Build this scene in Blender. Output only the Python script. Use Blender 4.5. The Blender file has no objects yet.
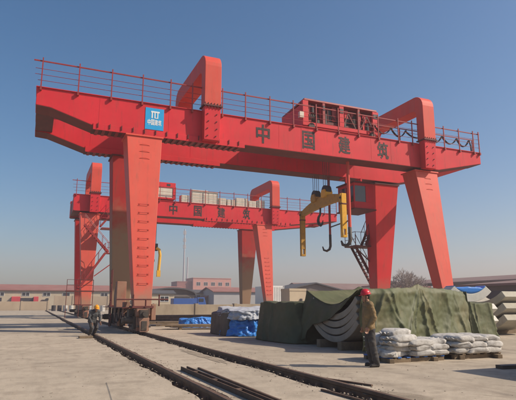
import bpy, bmesh, math, random
from mathutils import Vector, Matrix, noise
from math import sin, cos, pi, radians, sqrt, exp, atan2, hypot
random.seed(7)
S = bpy.context.scene
COL = S.collection
# ---------------------------------------------------------------- camera, sky, sun, exposure
cam = bpy.data.cameras.new('camera'); co = bpy.data.objects.new('camera', cam); COL.objects.link(co)
co.location = (0, 0, 1.45); co.rotation_euler = (radians(90 + 11.31), 0, radians(-23.375))
cam.sensor_width = 36.0; cam.lens = 36.0 * 515 / 516; cam.clip_start = 0.1; cam.clip_end = 6000
S.camera = co
SUN_EL = radians(39.0)
SUN_H = Vector((0.855, -0.52)).normalized()
sun_dir = Vector((SUN_H.x * cos(SUN_EL), SUN_H.y * cos(SUN_EL), sin(SUN_EL)))
W = bpy.data.worlds.new('World'); S.world = W; W.use_nodes = True
nt = W.node_tree; nt.nodes.clear()
sky = nt.nodes.new('ShaderNodeTexSky'); sky.sky_type = 'NISHITA'; sky.sun_disc = False
sky.sun_elevation = SUN_EL; sky.sun_rotation = atan2(SUN_H.x, SUN_H.y)
sky.air_density = 1.0; sky.dust_density = 2.0; sky.ozone_density = 1.6; sky.altitude = 50
hs = nt.nodes.new('ShaderNodeHueSaturation'); hs.inputs['Hue'].default_value = 0.495; hs.inputs['Saturation'].default_value = 1.36
bg = nt.nodes.new('ShaderNodeBackground'); bg.inputs['Strength'].default_value = 0.115
wo = nt.nodes.new('ShaderNodeOutputWorld')
nt.links.new(sky.outputs[0], hs.inputs['Color']); nt.links.new(hs.outputs[0], bg.inputs[0]); nt.links.new(bg.outputs[0], wo.inputs[0])
sl = bpy.data.lights.new('sun', 'SUN'); sl.energy = 5.0; sl.angle = radians(0.6); sl.color = (1.0, 0.88, 0.72)
so = bpy.data.objects.new('sun', sl); COL.objects.link(so); so.location = sun_dir * 60
so.rotation_euler = (-sun_dir).to_track_quat('-Z', 'Y').to_euler()
S.view_settings.view_transform = 'Standard'; S.view_settings.look = 'None'
S.view_settings.gamma = 1.0; S.view_settings.exposure = 0.07; S.view_settings.use_curve_mapping = False
S.render.engine = 'CYCLES'
S.cycles.use_denoising = True
S.cycles.max_bounces = 5; S.cycles.diffuse_bounces = 2; S.cycles.volume_bounces = 0; S.cycles.volume_max_steps = 64

# ---------------------------------------------------------------- materials
MATS = {}
def mat(name, col, rough=0.7, var=0.18, scale=1.5, dirt=None, bump=0.0, bscale=20.0, metal=0.0, spec=0.35, coords='pos', streak=None, rust=None, zdust=None):
    """procedural paint/cloth/stone: tone noise, optional dirt tint (colour, amount, scale), optional vertical streaks, bump."""
    m = bpy.data.materials.new(name); m.use_nodes = True; MATS[name] = m
    t = m.node_tree; N = t.nodes; L = t.links
    b = N['Principled BSDF']; b.inputs['Roughness'].default_value = rough; b.inputs['Metallic'].default_value = metal
    b.inputs['Specular IOR Level'].default_value = spec
    if coords == 'pos':
        g = N.new('ShaderNodeNewGeometry'); vec = g.outputs['Position']
    else:
        g = N.new('ShaderNodeTexCoord'); vec = g.outputs['Object']
    n1 = N.new('ShaderNodeTexNoise'); n1.inputs['Scale'].default_value = scale; n1.inputs['Detail'].default_value = 8; n1.inputs['Roughness'].default_value = 0.65
    L.new(vec, n1.inputs['Vector'])
    r1 = N.new('ShaderNodeMapRange'); r1.inputs[1].default_value = 0.3; r1.inputs[2].default_value = 0.7
    r1.inputs[3].default_value = 1 - var; r1.inputs[4].default_value = 1 + var
    L.new(n1.outputs[0], r1.inputs[0])
    mul = N.new('ShaderNodeVectorMath'); mul.operation = 'SCALE'; mul.inputs[0].default_value = col
    L.new(r1.outputs[0], mul.inputs['Scale']); out = mul.outputs[0]
    if dirt:
        n2 = N.new('ShaderNodeTexNoise'); n2.inputs['Scale'].default_value = dirt[2]; n2.inputs['Detail'].default_value = 9; n2.inputs['Roughness'].default_value = 0.7
        if streak:
            mp = N.new('ShaderNodeMapping'); mp.inputs['Scale'].default_value = streak; L.new(vec, mp.inputs['Vector']); L.new(mp.outputs[0], n2.inputs['Vector'])
        else:
            L.new(vec, n2.inputs['Vector'])
        r2 = N.new('ShaderNodeMapRange'); r2.inputs[1].default_value = 0.48; r2.inputs[2].default_value = 0.72; r2.inputs[3].default_value = 0; r2.inputs[4].default_value = dirt[1]
        L.new(n2.outputs[0], r2.inputs[0])
        mx = N.new('ShaderNodeMix'); mx.data_type = 'RGBA'; L.new(r2.outputs[0], mx.inputs[0]); L.new(out, mx.inputs[6]); mx.inputs[7].default_value = (*dirt[0], 1); out = mx.outputs[2]
    if rust:                          # thin runs and chips: (colour, amount, scale vector)
        mp = N.new('ShaderNodeMapping'); mp.inputs['Scale'].default_value = rust[2]; L.new(vec, mp.inputs['Vector'])
        n4 = N.new('ShaderNodeTexNoise'); n4.inputs['Scale'].default_value = 1.0; n4.inputs['Detail'].default_value = 10; n4.inputs['Roughness'].default_value = 0.62; L.new(mp.outputs[0], n4.inputs['Vector'])
        r4 = N.new('ShaderNodeMapRange'); r4.inputs[1].default_value = 0.56; r4.inputs[2].default_value = 0.74; r4.inputs[3].default_value = 0; r4.inputs[4].default_value = rust[1]; L.new(n4.outputs[0], r4.inputs[0])
        m4 = N.new('ShaderNodeMix'); m4.data_type = 'RGBA'; L.new(r4.outputs[0], m4.inputs[0]); L.new(out, m4.inputs[6]); m4.inputs[7].default_value = (*rust[0], 1); out = m4.outputs[2]
    if zdust:                         # splashed yard dust that clings to the lower leg: (colour, z low, z high, amount)
        sx = N.new('ShaderNodeSeparateXYZ'); L.new(vec, sx.inputs[0])
        n5 = N.new('ShaderNodeTexNoise'); n5.inputs['Scale'].default_value = 1.3; n5.inputs['Detail'].default_value = 8; n5.inputs['Roughness'].default_value = 0.65; L.new(vec, n5.inputs['Vector'])
        a5 = N.new('ShaderNodeMath'); a5.operation = 'MULTIPLY_ADD'; L.new(n5.outputs[0], a5.inputs[0]); a5.inputs[1].default_value = (zdust[2] - zdust[1]) * 1.6; L.new(sx.outputs[2], a5.inputs[2])
        r5 = N.new('ShaderNodeMapRange'); k5 = (zdust[2] - zdust[1]) * .8; r5.inputs[1].default_value = zdust[1] + k5; r5.inputs[2].default_value = zdust[2] + k5; r5.inputs[3].default_value = zdust[3]; r5.inputs[4].default_value = 0; L.new(a5.outputs[0], r5.inputs[0])
        m5 = N.new('ShaderNodeMix'); m5.data_type = 'RGBA'; L.new(r5.outputs[0], m5.inputs[0]); L.new(out, m5.inputs[6]); m5.inputs[7].default_value = (*zdust[0], 1); out = m5.outputs[2]
    L.new(out, b.inputs['Base Color'])
    if bump > 0:
        n3 = N.new('ShaderNodeTexNoise'); n3.inputs['Scale'].default_value = bscale; n3.inputs['Detail'].default_value = 6; L.new(vec, n3.inputs['Vector'])
        bp = N.new('ShaderNodeBump'); bp.inputs['Strength'].default_value = bump; bp.inputs['Distance'].default_value = 0.02
        L.new(n3.outputs[0], bp.inputs['Height']); L.new(bp.outputs[0], b.inputs['Normal'])
    return m

DUST = (0.30, 0.23, 0.16)
SOFFIT_SHADE = mat('shaded_soffit_red', (0.17, 0.032, 0.028), 0.7, 0.2, 1.0, ((0.09, 0.05, 0.04), 0.6, 1.2))  # red darkened to put shade into the girder undersides
RED = mat('red_paint', (0.60, 0.024, 0.034), 0.5, 0.16, 0.35, ((0.50, 0.055, 0.046), 0.55, 0.8), 0.30, 1.3, spec=0.25, streak=(1.6, 1.6, 0.35), rust=((0.24, 0.05, 0.04), 0.55, (5.0, 5.0, 0.55)))
SALMON = mat('salmon_red_paint', (0.62, 0.072, 0.046), 0.55, 0.10, 0.45, ((0.50, 0.125, 0.085), 0.5, 0.9), 0.16, 1.3, spec=0.25, streak=(2.0, 2.0, 0.3), rust=((0.30, 0.09, 0.06), 0.5, (6.0, 6.0, 0.6)))
LEGF = mat('dust_splashed_leg_paint', (0.62, 0.088, 0.058), 0.55, 0.10, 0.45, ((0.50, 0.125, 0.085), 0.5, 0.9), 0.16, 1.3, spec=0.25, streak=(2.0, 2.0, 0.3), rust=((0.30, 0.09, 0.06), 0.5, (6.0, 6.0, 0.6)), zdust=((0.30, 0.19, 0.13), 1.6, 2.6, .85))
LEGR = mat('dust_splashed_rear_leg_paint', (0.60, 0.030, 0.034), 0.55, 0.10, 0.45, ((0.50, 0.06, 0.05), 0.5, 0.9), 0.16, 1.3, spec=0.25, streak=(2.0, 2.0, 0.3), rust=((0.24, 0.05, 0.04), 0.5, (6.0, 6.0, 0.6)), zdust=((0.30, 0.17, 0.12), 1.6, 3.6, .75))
LEG_DUST_SHADE = mat('dusted_and_shaded_leg_paint', (0.42, 0.035, 0.034), 0.7, 0.12, 0.5, ((0.30, 0.07, 0.055), 0.6, 0.9), 0.16, 1.3, spec=0.2, streak=(2.0, 2.0, 0.3), rust=((0.20, 0.06, 0.045), 0.6, (6.0, 6.0, 0.6)), zdust=((0.29, 0.20, 0.125), 5.0, 8.0, .95))  # dust on the leg, over a red darkened for its shade
RAILRED = mat('dark_red_paint', (0.30, 0.028, 0.028), 0.5, 0.2, 3, ((0.12, 0.05, 0.04), 0.6, 4))
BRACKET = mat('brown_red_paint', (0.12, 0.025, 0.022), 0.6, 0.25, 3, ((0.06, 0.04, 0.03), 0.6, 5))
DUSTED = mat('dusty_red_paint', (0.30, 0.17, 0.115), 0.8, 0.2, 1.5, ((0.33, 0.07, 0.05), 0.7, 1.2), 0.1, 12, streak=(1.5, 1.5, 0.5))
GREASE = mat('greasy_steel', (0.06, 0.05, 0.042), 0.6, 0.35, 4, ((0.16, 0.11, 0.07), 0.7, 3), 0.2, 20)
RUST = mat('rusty_steel', (0.115, 0.075, 0.052), 0.7, 0.3, 5, ((0.17, 0.09, 0.05), 0.6, 6), 0.25, 30)
BLACK = mat('black_rubber', (0.018, 0.018, 0.02), 0.6, 0.2, 5)
DARK = mat('dark_machine_paint', (0.035, 0.035, 0.04), 0.5, 0.3, 4, ((0.09, 0.06, 0.05), 0.6, 5))
LETTER = mat('dark_letter_paint', (0.026, 0.020, 0.021), 0.65, 0.3, 6, ((0.22, 0.05, 0.05), 0.6, 6))
BLUEP = mat('blue_sign_paint', (0.02, 0.33, 0.66), 0.4, 0.06, 3)
WHITEP = mat('white_sign_paint', (0.72, 0.74, 0.74), 0.5, 0.05, 5)
YELLOW = mat('yellow_paint', (0.78, 0.42, 0.03), 0.5, 0.15, 3, ((0.26, 0.15, 0.06), 0.6, 3))
OCHRE = mat('dirty_yellow_paint', (0.50, 0.27, 0.035), 0.6, 0.2, 3, ((0.13, 0.08, 0.04), 0.8, 3))
WIRE = mat('wire_rope', (0.08, 0.075, 0.075), 0.5, 0.2, 5)
CREAM = mat('cream_cabinet_paint', (0.62, 0.58, 0.48), 0.55, 0.08, 2, ((0.4, 0.35, 0.28), 0.4, 3))
GLASS = mat('dark_window_glass', (0.03, 0.035, 0.04), 0.12, 0.1, 1, spec=0.6)
DIRT = mat('dirt', (0.115, 0.09, 0.068), 0.95, 0.25, 0.8, ((0.08, 0.06, 0.045), 0.6, 2), 0.5, 6)
CONC = mat('wall_concrete', (0.34, 0.28, 0.205), 0.9, 0.15, 0.8, ((0.22, 0.17, 0.12), 0.6, 0.7), 0.2, 10, streak=(1, 1, 0.4))
SEG = mat('segment_concrete', (0.40, 0.37, 0.30), 0.85, 0.15, 2, ((0.26, 0.22, 0.17), 0.5, 2.5), 0.15, 25)
SEGGREY = mat('grey_segment_concrete', (0.27, 0.235, 0.19), 0.85, 0.15, 2, ((0.17, 0.14, 0.11), 0.5, 2.5), 0.15, 25)
SEGPALE = mat('pale_segment_concrete', (0.62, 0.60, 0.54), 0.8, 0.08, 2, ((0.42, 0.38, 0.3), 0.4, 2.5), 0.1, 25)
TARP = mat('olive_tarpaulin', (0.090, 0.100, 0.046), 0.62, 0.16, 1.3, ((0.20, 0.165, 0.092), 0.6, 0.7), 0.18, 14)
TARP_SHADE = mat('shaded_olive_tarpaulin', (0.060, 0.068, 0.036), 0.7, 0.2, 1.5, ((0.11, 0.10, 0.058), 0.5, 1.2), 0.18, 14)  # shaded copy of the olive sheet, for the end flap and low pile
BLUET = mat('blue_tarpaulin', (0.035, 0.20, 0.60), 0.38, 0.12, 2, ((0.10, 0.27, 0.55), 0.5, 2), 0.15, 14)
GREYT = mat('grey_white_tarpaulin', (0.40, 0.42, 0.46), 0.6, 0.15, 2, ((0.25, 0.24, 0.22), 0.5, 2), 0.15, 14)
DARKT = mat('dark_grey_tarpaulin', (0.085, 0.08, 0.07), 0.7, 0.15, 2, ((0.14, 0.12, 0.1), 0.5, 2), 0.15, 14)
SACK = mat('woven_white_sack', (0.48, 0.46, 0.43), 0.8, 0.16, 3, ((0.20, 0.17, 0.14), 0.8, 7), 0.5, 70, rust=((0.16, 0.15, 0.15), 0.6, (9, 9, 14)))
WOOD = mat('weathered_timber', (0.20, 0.145, 0.09), 0.85, 0.3, 3, ((0.11, 0.08, 0.055), 0.6, 4), 0.3, 30)
BLUEW = mat('blue_pallet_paint', (0.03, 0.13, 0.42), 0.6, 0.2, 3, ((0.12, 0.14, 0.2), 0.5, 5))

def ground_material():
    m = bpy.data.materials.new('yard_concrete'); m.use_nodes = True; t = m.node_tree; N = t.nodes; L = t.links
    b = N['Principled BSDF']; b.inputs['Roughness'].default_value = 0.92; b.inputs['Specular IOR Level'].default_value = 0.2
    g = N.new('ShaderNodeNewGeometry'); vec = g.outputs['Position']
    def nz(scale, det, ro, lo, hi, a, c, sc=None):
        n = N.new('ShaderNodeTexNoise'); n.inputs['Scale'].default_value = scale; n.inputs['Detail'].default_value = det; n.inputs['Roughness'].default_value = ro
        if sc:
            mp = N.new('ShaderNodeMapping'); mp.inputs['Scale'].default_value = sc; L.new(vec, mp.inputs['Vector']); L.new(mp.outputs[0], n.inputs['Vector'])
        else: L.new(vec, n.inputs['Vector'])
        r = N.new('ShaderNodeMapRange'); r.inputs[1].default_value = lo; r.inputs[2].default_value = hi; r.inputs[3].default_value = a; r.inputs[4].default_value = c
        L.new(n.outputs[0], r.inputs[0]); return r.outputs[0], n.outputs[0]
    def mix(f, a, c):
        x = N.new('ShaderNodeMix'); x.data_type = 'RGBA'; L.new(f, x.inputs[0])
        if isinstance(a, tuple): x.inputs[6].default_value = (*a, 1)
        else: L.new(a, x.inputs[6])
        x.inputs[7].default_value = (*c, 1); return x.outputs[2]
    f1, _ = nz(0.22, 6, 0.6, 0.38, 0.62, 0, 1)
    c = mix(f1, (0.47, 0.395, 0.305), (0.385, 0.325, 0.25))
    f2, _ = nz(1.6, 9, 0.72, 0.46, 0.74, 0, 0.75)
    c = mix(f2, c, (0.225, 0.185, 0.14))
    f5, _ = nz(6.5, 10, 0.78, 0.50, 0.72, 0, 0.55)
    c = mix(f5, c, (0.245, 0.20, 0.152))
    f6, _ = nz(0.55, 5, 0.55, 0.60, 0.70, 0, 0.55)
    c = mix(f6, c, (0.20, 0.165, 0.125))
    f3, n3 = nz(45, 8, 0.8, 0.50, 0.70, 0, 0.6)
    c = mix(f3, c, (0.19, 0.155, 0.115))
    f4, _ = nz(0.9, 7, 0.6, 0.56, 0.70, 0, 0.5, (1.0, 0.12, 1.0))     # scuffs along the direction of travel
    c = mix(f4, c, (0.235, 0.19, 0.145))
    sxy = N.new('ShaderNodeSeparateXYZ'); L.new(vec, sxy.inputs[0])
    wob = N.new('ShaderNodeTexNoise'); wob.inputs['Scale'].default_value = 0.07; wob.inputs['Detail'].default_value = 2; L.new(vec, wob.inputs['Vector'])
    ma = N.new('ShaderNodeMath'); ma.operation = 'MULTIPLY_ADD'; L.new(wob.outputs[0], ma.inputs[0]); ma.inputs[1].default_value = 9.0; L.new(sxy.outputs[0], ma.inputs[2])
    mo = N.new('ShaderNodeMath'); mo.operation = 'PINGPONG'; L.new(ma.outputs[0], mo.inputs[0]); mo.inputs[1].default_value = 0.95
    rt_ = N.new('ShaderNodeMapRange'); rt_.inputs[1].default_value = 0.0; rt_.inputs[2].default_value = 0.16; rt_.inputs[3].default_value = 0.55; rt_.inputs[4].default_value = 0; L.new(mo.outputs[0], rt_.inputs[0])
    ft, _ = nz(0.5, 8, 0.7, 0.48, 0.66, 0, 1)
    mt = N.new('ShaderNodeMath'); mt.operation = 'MULTIPLY'; L.new(rt_.outputs[0], mt.inputs[0]); L.new(ft, mt.inputs[1])
    c = mix(mt.outputs[0], c, (0.20, 0.165, 0.13))
    v = N.new('ShaderNodeTexVoronoi'); v.feature = 'DISTANCE_TO_EDGE'; v.inputs['Scale'].default_value = 0.33
    nd = N.new('ShaderNodeTexNoise'); nd.inputs['Scale'].default_value = 1.2; nd.inputs['Detail'].default_value = 6; L.new(vec, nd.inputs['Vector'])
    ad = N.new('ShaderNodeVectorMath'); ad.operation = 'MULTIPLY_ADD'; L.new(nd.outputs['Color'], ad.inputs[0]); ad.inputs[1].default_value = (1.6, 1.6, 0); L.new(vec, ad.inputs[2]); L.new(ad.outputs[0], v.inputs['Vector'])
    rv = N.new('ShaderNodeMapRange'); rv.inputs[1].default_value = 0.001; rv.inputs[2].default_value = 0.007; rv.inputs[3].default_value = 0.75; rv.inputs[4].default_value = 0; L.new(v.outputs['Distance'], rv.inputs[0])
    fk, _ = nz(0.25, 3, 0.5, 0.52, 0.60, 0, 1)
    mm = N.new('ShaderNodeMath'); mm.operation = 'MULTIPLY'; L.new(rv.outputs[0], mm.inputs[0]); L.new(fk, mm.inputs[1])
    c = mix(mm.outputs[0], c, (0.14, 0.11, 0.085))
    L.new(c, b.inputs['Base Color'])
    bp = N.new('ShaderNodeBump'); bp.inputs['Strength'].default_value = 0.35; bp.inputs['Distance'].default_value = 0.01; L.new(n3, bp.inputs['Height'])
    nb = N.new('ShaderNodeTexNoise'); nb.inputs['Scale'].default_value = 2.2; nb.inputs['Detail'].default_value = 5; L.new(vec, nb.inputs['Vector'])
    b2 = N.new('ShaderNodeBump'); b2.inputs['Strength'].default_value = 0.25; b2.inputs['Distance'].default_value = 0.06; L.new(nb.outputs[0], b2.inputs['Height']); L.new(bp.outputs[0], b2.inputs['Normal'])
    L.new(b2.outputs[0], b.inputs['Normal']); return m
YARD = ground_material()

# ---------------------------------------------------------------- mesh helpers
class MB:
    def __init__(s): s.v = []; s.f = []
    def add(s, vs, fs):
        o = len(s.v); s.v += [tuple(p) for p in vs]; s.f += [tuple(i + o for i in f) for f in fs]; return s
    def hexa(s, b, t):
        return s.add(list(b) + list(t), [(3, 2, 1, 0), (4, 5, 6, 7), (0, 1, 5, 4), (1, 2, 6, 5), (2, 3, 7, 6), (3, 0, 4, 7)])
    def box(s, x0, x1, y0, y1, z0, z1):
        return s.hexa([(x0, y0, z0), (x1, y0, z0), (x1, y1, z0), (x0, y1, z0)], [(x0, y0, z1), (x1, y0, z1), (x1, y1, z1), (x0, y1, z1)])
    def bar(s, p, q, w, h, up=(0, 0, 1)):
        p, q = Vector(p), Vector(q); d = (q - p).normalized(); u = Vector(up)
        if abs(d.dot(u)) > 0.98: u = Vector((0, 1, 0))
        r = d.cross(u).normalized() * (w / 2); u = r.cross(d).normalized() * (h / 2)
        return s.hexa([p - r - u, p + r - u, q + r - u, q - r - u], [p - r + u, p + r + u, q + r + u, q - r + u])
    def prism_y(s, poly, y0, y1):            # polygon in XZ, extruded along Y
        n = len(poly); vs = [(x, y0, z) for x, z in poly] + [(x, y1, z) for x, z in poly]
        return s.add(vs, [tuple(range(n)), tuple(range(2 * n - 1, n - 1, -1))] + [(i, i + n, (i + 1) % n + n, (i + 1) % n) for i in range(n)])
    def prism_x(s, poly, x0, x1):            # polygon in YZ, extruded along X
        n = len(poly); vs = [(x0, y, z) for y, z in poly] + [(x1, y, z) for y, z in poly]
        return s.add(vs, [tuple(range(n - 1, -1, -1)), tuple(range(n, 2 * n))] + [(i, (i + 1) % n, (i + 1) % n + n, i + n) for i in range(n)])
    def strip_x(s, outer, inner, x0, x1):    # open band between two YZ paths, extruded along X, capped
        n = len(outer); vs = []
        for x in (x0, x1): vs += [(x, *p) for p in outer] + [(x, *p) for p in inner]
        o0, i0, o1, i1 = 0, n, 2 * n, 3 * n; fs = []
        for k in range(n - 1):
            fs += [(o0 + k, o0 + k + 1, i0 + k + 1, i0 + k), (o1 + k + 1, o1 + k, i1 + k, i1 + k + 1), (o0 + k + 1, o0 + k, o1 + k, o1 + k + 1), (i0 + k, i0 + k + 1, i1 + k + 1, i1 + k)]
        fs += [(o0, i0, i1, o1), (o0 + n - 1, o1 + n - 1, i1 + n - 1, i0 + n - 1)]
        return s.add(vs, fs)
    def tube(s, pts, r, n=8, caps=True):
        pts = [Vector(p) for p in pts]; R = r if isinstance(r, (list, tuple)) else [r] * len(pts); vs = []; pu = None
        for i, p in enumerate(pts):
            d = (pts[min(i + 1, len(pts) - 1)] - pts[max(i - 1, 0)]).normalized()
            if pu is None:
                a = Vector((0, 0, 1)) if abs(d.z) < 0.9 else Vector((1, 0, 0)); u = d.cross(a).normalized()
            else:
                u = pu - d * pu.dot(d); u = u.normalized() if u.length > 1e-6 else d.orthogonal().normalized()
            pu = u; w = d.cross(u)
            for k in range(n):
                a = 2 * pi * k / n; vs.append(p + (u * cos(a) + w * sin(a)) * R[i])
        fs = [(i * n + k, i * n + (k + 1) % n, (i + 1) * n + (k + 1) % n, (i + 1) * n + k) for i in range(len(pts) - 1) for k in range(n)]
        if caps: fs += [tuple(range(n - 1, -1, -1)), tuple(range((len(pts) - 1) * n, len(pts) * n))]
        return s.add(vs, fs)
    def grid(s, fn, nu, nv):
        vs = [fn(i / nu, j / nv) for j in range(nv + 1) for i in range(nu + 1)]
        return s.add(vs, [(j * (nu + 1) + i, j * (nu + 1) + i + 1, (j + 1) * (nu + 1) + i + 1, (j + 1) * (nu + 1) + i) for j in range(nv) for i in range(nu)])
    def ball(s, c, r, nu=12, nv=8):
        c = Vector(c); rx, ry, rz = r if isinstance(r, (tuple, list)) else (r, r, r); vs = [c + Vector((0, 0, -rz))]
        for j in range(1, nv):
            a = -pi / 2 + pi * j / nv
            vs += [c + Vector((rx * cos(a) * cos(2 * pi * k / nu), ry * cos(a) * sin(2 * pi * k / nu), rz * sin(a))) for k in range(nu)]
        vs.append(c + Vector((0, 0, rz))); fs = [(0, 1 + (k + 1) % nu, 1 + k) for k in range(nu)]
        for j in range(nv - 2): fs += [(1 + j * nu + k, 1 + j * nu + (k + 1) % nu, 1 + (j + 1) * nu + (k + 1) % nu, 1 + (j + 1) * nu + k) for k in range(nu)]
        l = len(vs) - 1; fs += [(l, l - nu + k, l - nu + (k + 1) % nu) for k in range(nu)]
        return s.add(vs, fs)

def wloc(o):
    p = Vector((0, 0, 0))
    while o is not None: p += o.location; o = o.parent
    return p
def tag(o, label=None, cat=None, group=None, kind=None):
    if label: o['label'] = label
    if cat: o['category'] = cat
    if group: o['group'] = group
    if kind: o['kind'] = kind
    return o
def obj(name, mb, m, parent=None, smooth=False, bevel=0.0, label=None, cat=None, group=None, kind=None, solid=0.0):
    xs = [p[0] for p in mb.v]; ys = [p[1] for p in mb.v]; zs = [p[2] for p in mb.v]
    org = Vector(((min(xs) + max(xs)) / 2, (min(ys) + max(ys)) / 2, min(zs)))
    me = bpy.data.meshes.new(name); me.from_pydata([(p[0] - org.x, p[1] - org.y, p[2] - org.z) for p in mb.v], [], mb.f)
    bm = bmesh.new(); bm.from_mesh(me)
    if solid == 0: bmesh.ops.recalc_face_normals(bm, faces=bm.faces)
    bm.to_mesh(me); bm.free()
    me.materials.append(m)
    if smooth: me.polygons.foreach_set('use_smooth', [True] * len(me.polygons))
    o = bpy.data.objects.new(name, me); COL.objects.link(o)
    if parent is not None: o.parent = parent
    o.location = org - wloc(parent)
    if bevel:
        b = o.modifiers.new('bevel', 'BEVEL'); b.width = bevel; b.segments = 2; b.limit_method = 'ANGLE'
    if solid:
        b = o.modifiers.new('solid', 'SOLIDIFY'); b.thickness = solid; b.offset = 0
    return tag(o, label, cat, group, kind)
def empty(name, loc, label=None, cat=None, group=None, parent=None):
    o = bpy.data.objects.new(name, None); COL.objects.link(o); o.empty_display_size = 0.3
    if parent is not None: o.parent = parent
    o.location = Vector(loc) - wloc(parent)
    return tag(o, label, cat, group)
def twin(src, loc, parent, name=None):       # a copy of one piece that shares its mesh; loc in world coordinates
    c = src.copy(); COL.objects.link(c); c.parent = parent; c.location = Vector(loc) - wloc(parent); return c
def B(*a): return MB().box(*a)
def eval_mesh(o):
    dg = bpy.context.evaluated_depsgraph_get(); dg.update()
    me = bpy.data.meshes.new_from_object(o.evaluated_get(dg)); return me

# ---------------------------------------------------------------- ground, slabs, rails
obj('ground', MB().add([(-3000, -600, -0.14), (3000, -600, -0.14), (3000, 4000, -0.14), (-3000, 4000, -0.14)], [(0, 1, 2, 3)]), DIRT, kind='structure')
RX0, RX1, RX2 = 2.76, 5.14, 24.7
def slab(name, x0, x1, y0, y1, jag0=0, jag1=0):
    ys = [y0]
    st = 0.35 if (jag0 or jag1) else 20
    while ys[-1] < y1 - 1e-6:
        ys.append(min(y1, ys[-1] + (st if ys[-1] < 45 else 8)))
    mb = MB(); rn = random.Random(len(name))
    L = [(x0 + (rn.uniform(-jag0, jag0) if jag0 else 0), y) for y in ys]; Rr = [(x1 + (rn.uniform(-jag1, jag1) if jag1 else 0), y) for y in ys]
    for i in range(len(ys) - 1):
        mb.add([(*L[i], 0), (*Rr[i], 0), (*Rr[i + 1], 0), (*L[i + 1], 0)], [(0, 1, 2, 3)])
        mb.add([(*L[i], 0), (*L[i + 1], 0), (L[i + 1][0] + .02, L[i + 1][1], -.14), (L[i][0] + .02, L[i][1], -.14)], [(0, 1, 2, 3)])
        mb.add([(*Rr[i], 0), (Rr[i][0] - .02, Rr[i][1], -.14), (Rr[i + 1][0] - .02, Rr[i + 1][1], -.14), (*Rr[i + 1], 0)], [(0, 1, 2, 3)])
    return obj(name, mb, YARD, kind='structure')
slab('concrete_yard_left', -160, RX0 - 0.27, -30, 113, 0, 0.05)
slab('concrete_yard_strip', RX0 + 0.20, RX1 - 0.40, -30, 113, 0.03, 0.06)
slab('concrete_yard_middle', RX1 + 0.30, RX2 - 0.2, -30, 113, 0.03, 0)
slab('concrete_yard_right', RX2 + 0.2, 170, -30, 113)

def rail(x, y0, y1, label, clip_y):
    e = empty('crane_rail', (x, y0, -0.14), label, 'rail', 'crane rails set in the yard floor')
    pr = [(-.085, -.135), (.085, -.135), (.085, -.115), (.02, -.09), (.02, .005), (.05, .02), (.05, .065), (.04, .075), (-.04, .075), (-.05, .065), (-.05, .02), (-.02, .005), (-.02, -.09), (-.085, -.115)]
    obj('rail_bar', MB().prism_y([(x + a, z) for a, z in pr], y0, y1), RUST, e)
    if clip_y:
        c = MB().box(x - .15, x + .15, clip_y[0] - .05, clip_y[0] + .05, -.137, -.117)
        for s_ in (-1, 1): c.hexa([(x + s_ * .10 - .05, clip_y[0] - .05, -.117), (x + s_ * .10 + .05, clip_y[0] - .05, -.117), (x + s_ * .10 + .05, clip_y[0] + .05, -.117), (x + s_ * .10 - .05, clip_y[0] + .05, -.117)], [(x + s_ * .10 - .03, clip_y[0] - .03, -.02), (x + s_ * .10 + .03, clip_y[0] - .03, -.02), (x + s_ * .10 + .03, clip_y[0] + .03, -.02), (x + s_ * .10 - .03, clip_y[0] + .03, -.02)])
        c0 = obj('rail_clip', c, RUST, e)
        for y in clip_y[1:]: twin(c0, (x, y, -.137), e)
    return e
rl = rail(RX0, -4, 112, 'rusty crane rail on the left, beside the yellow-helmeted person', [5 + .55 * i for i in range(48)])
rail(RX1, -4, 112, 'rusty crane rail that the left crane legs stand on', [5 + .55 * i for i in range(48)])
rail(RX2, 0, 112, 'crane rail under the right crane legs behind the tarpaulins', [])

# ---------------------------------------------------------------- gantry cranes
def glyph(ch, x, z, w, h, y, m, parent, depth=0.012):
    cu = bpy.data.curves.new('glyph', 'FONT'); cu.body = ch; cu.extrude = 0.01; cu.offset = 0.022; cu.resolution_u = 3
    o = bpy.data.objects.new('glyph', cu); COL.objects.link(o); me = eval_mesh(o)
    COL.objects.unlink(o); bpy.data.objects.remove(o); bpy.data.curves.remove(cu)
    vs = [v.co.copy() for v in me.vertices]; fs = [tuple(p.vertices) for p in me.polygons]; bpy.data.meshes.remove(me)
    ax, bx = min(v.x for v in vs), max(v.x for v in vs); az, bz = min(v.y for v in vs), max(v.y for v in vs)
    mb = MB().add([(x + ((v.x - ax) / (bx - ax) - .5) * w, y + (-depth if v.z > 0 else -.001), z + ((v.y - az) / (bz - az) - .5) * h) for v in vs], fs)
    return obj('letter', mb, m, parent)

def railing(crane, xs, y, z, h, x0, x1, skip=()):
    r = obj('handrail', MB().box(x0, x1, y - .03, y + .03, z + h - .06, z + h), RAILRED, crane)
    for k, dz in enumerate((.36, .68, 1.0)):
        obj('rail_wire', MB().tube([(x0 + (.1 if k else 0.25), y, z + dz), (x1, y, z + dz)], .014, 6), RAILRED, r)
    p0 = None
    for x in xs:
        if p0 is None: p0 = obj('railing_post', MB().box(x - .03, x + .03, y - .10, y - .04, z - .02, z + h + .14).box(x - .05, x + .05, y - .16, y - .001, z - .22, z - .04), RAILRED, r)
        else: twin(p0, (x, y - .08, z - .22), r)
    return r

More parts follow.
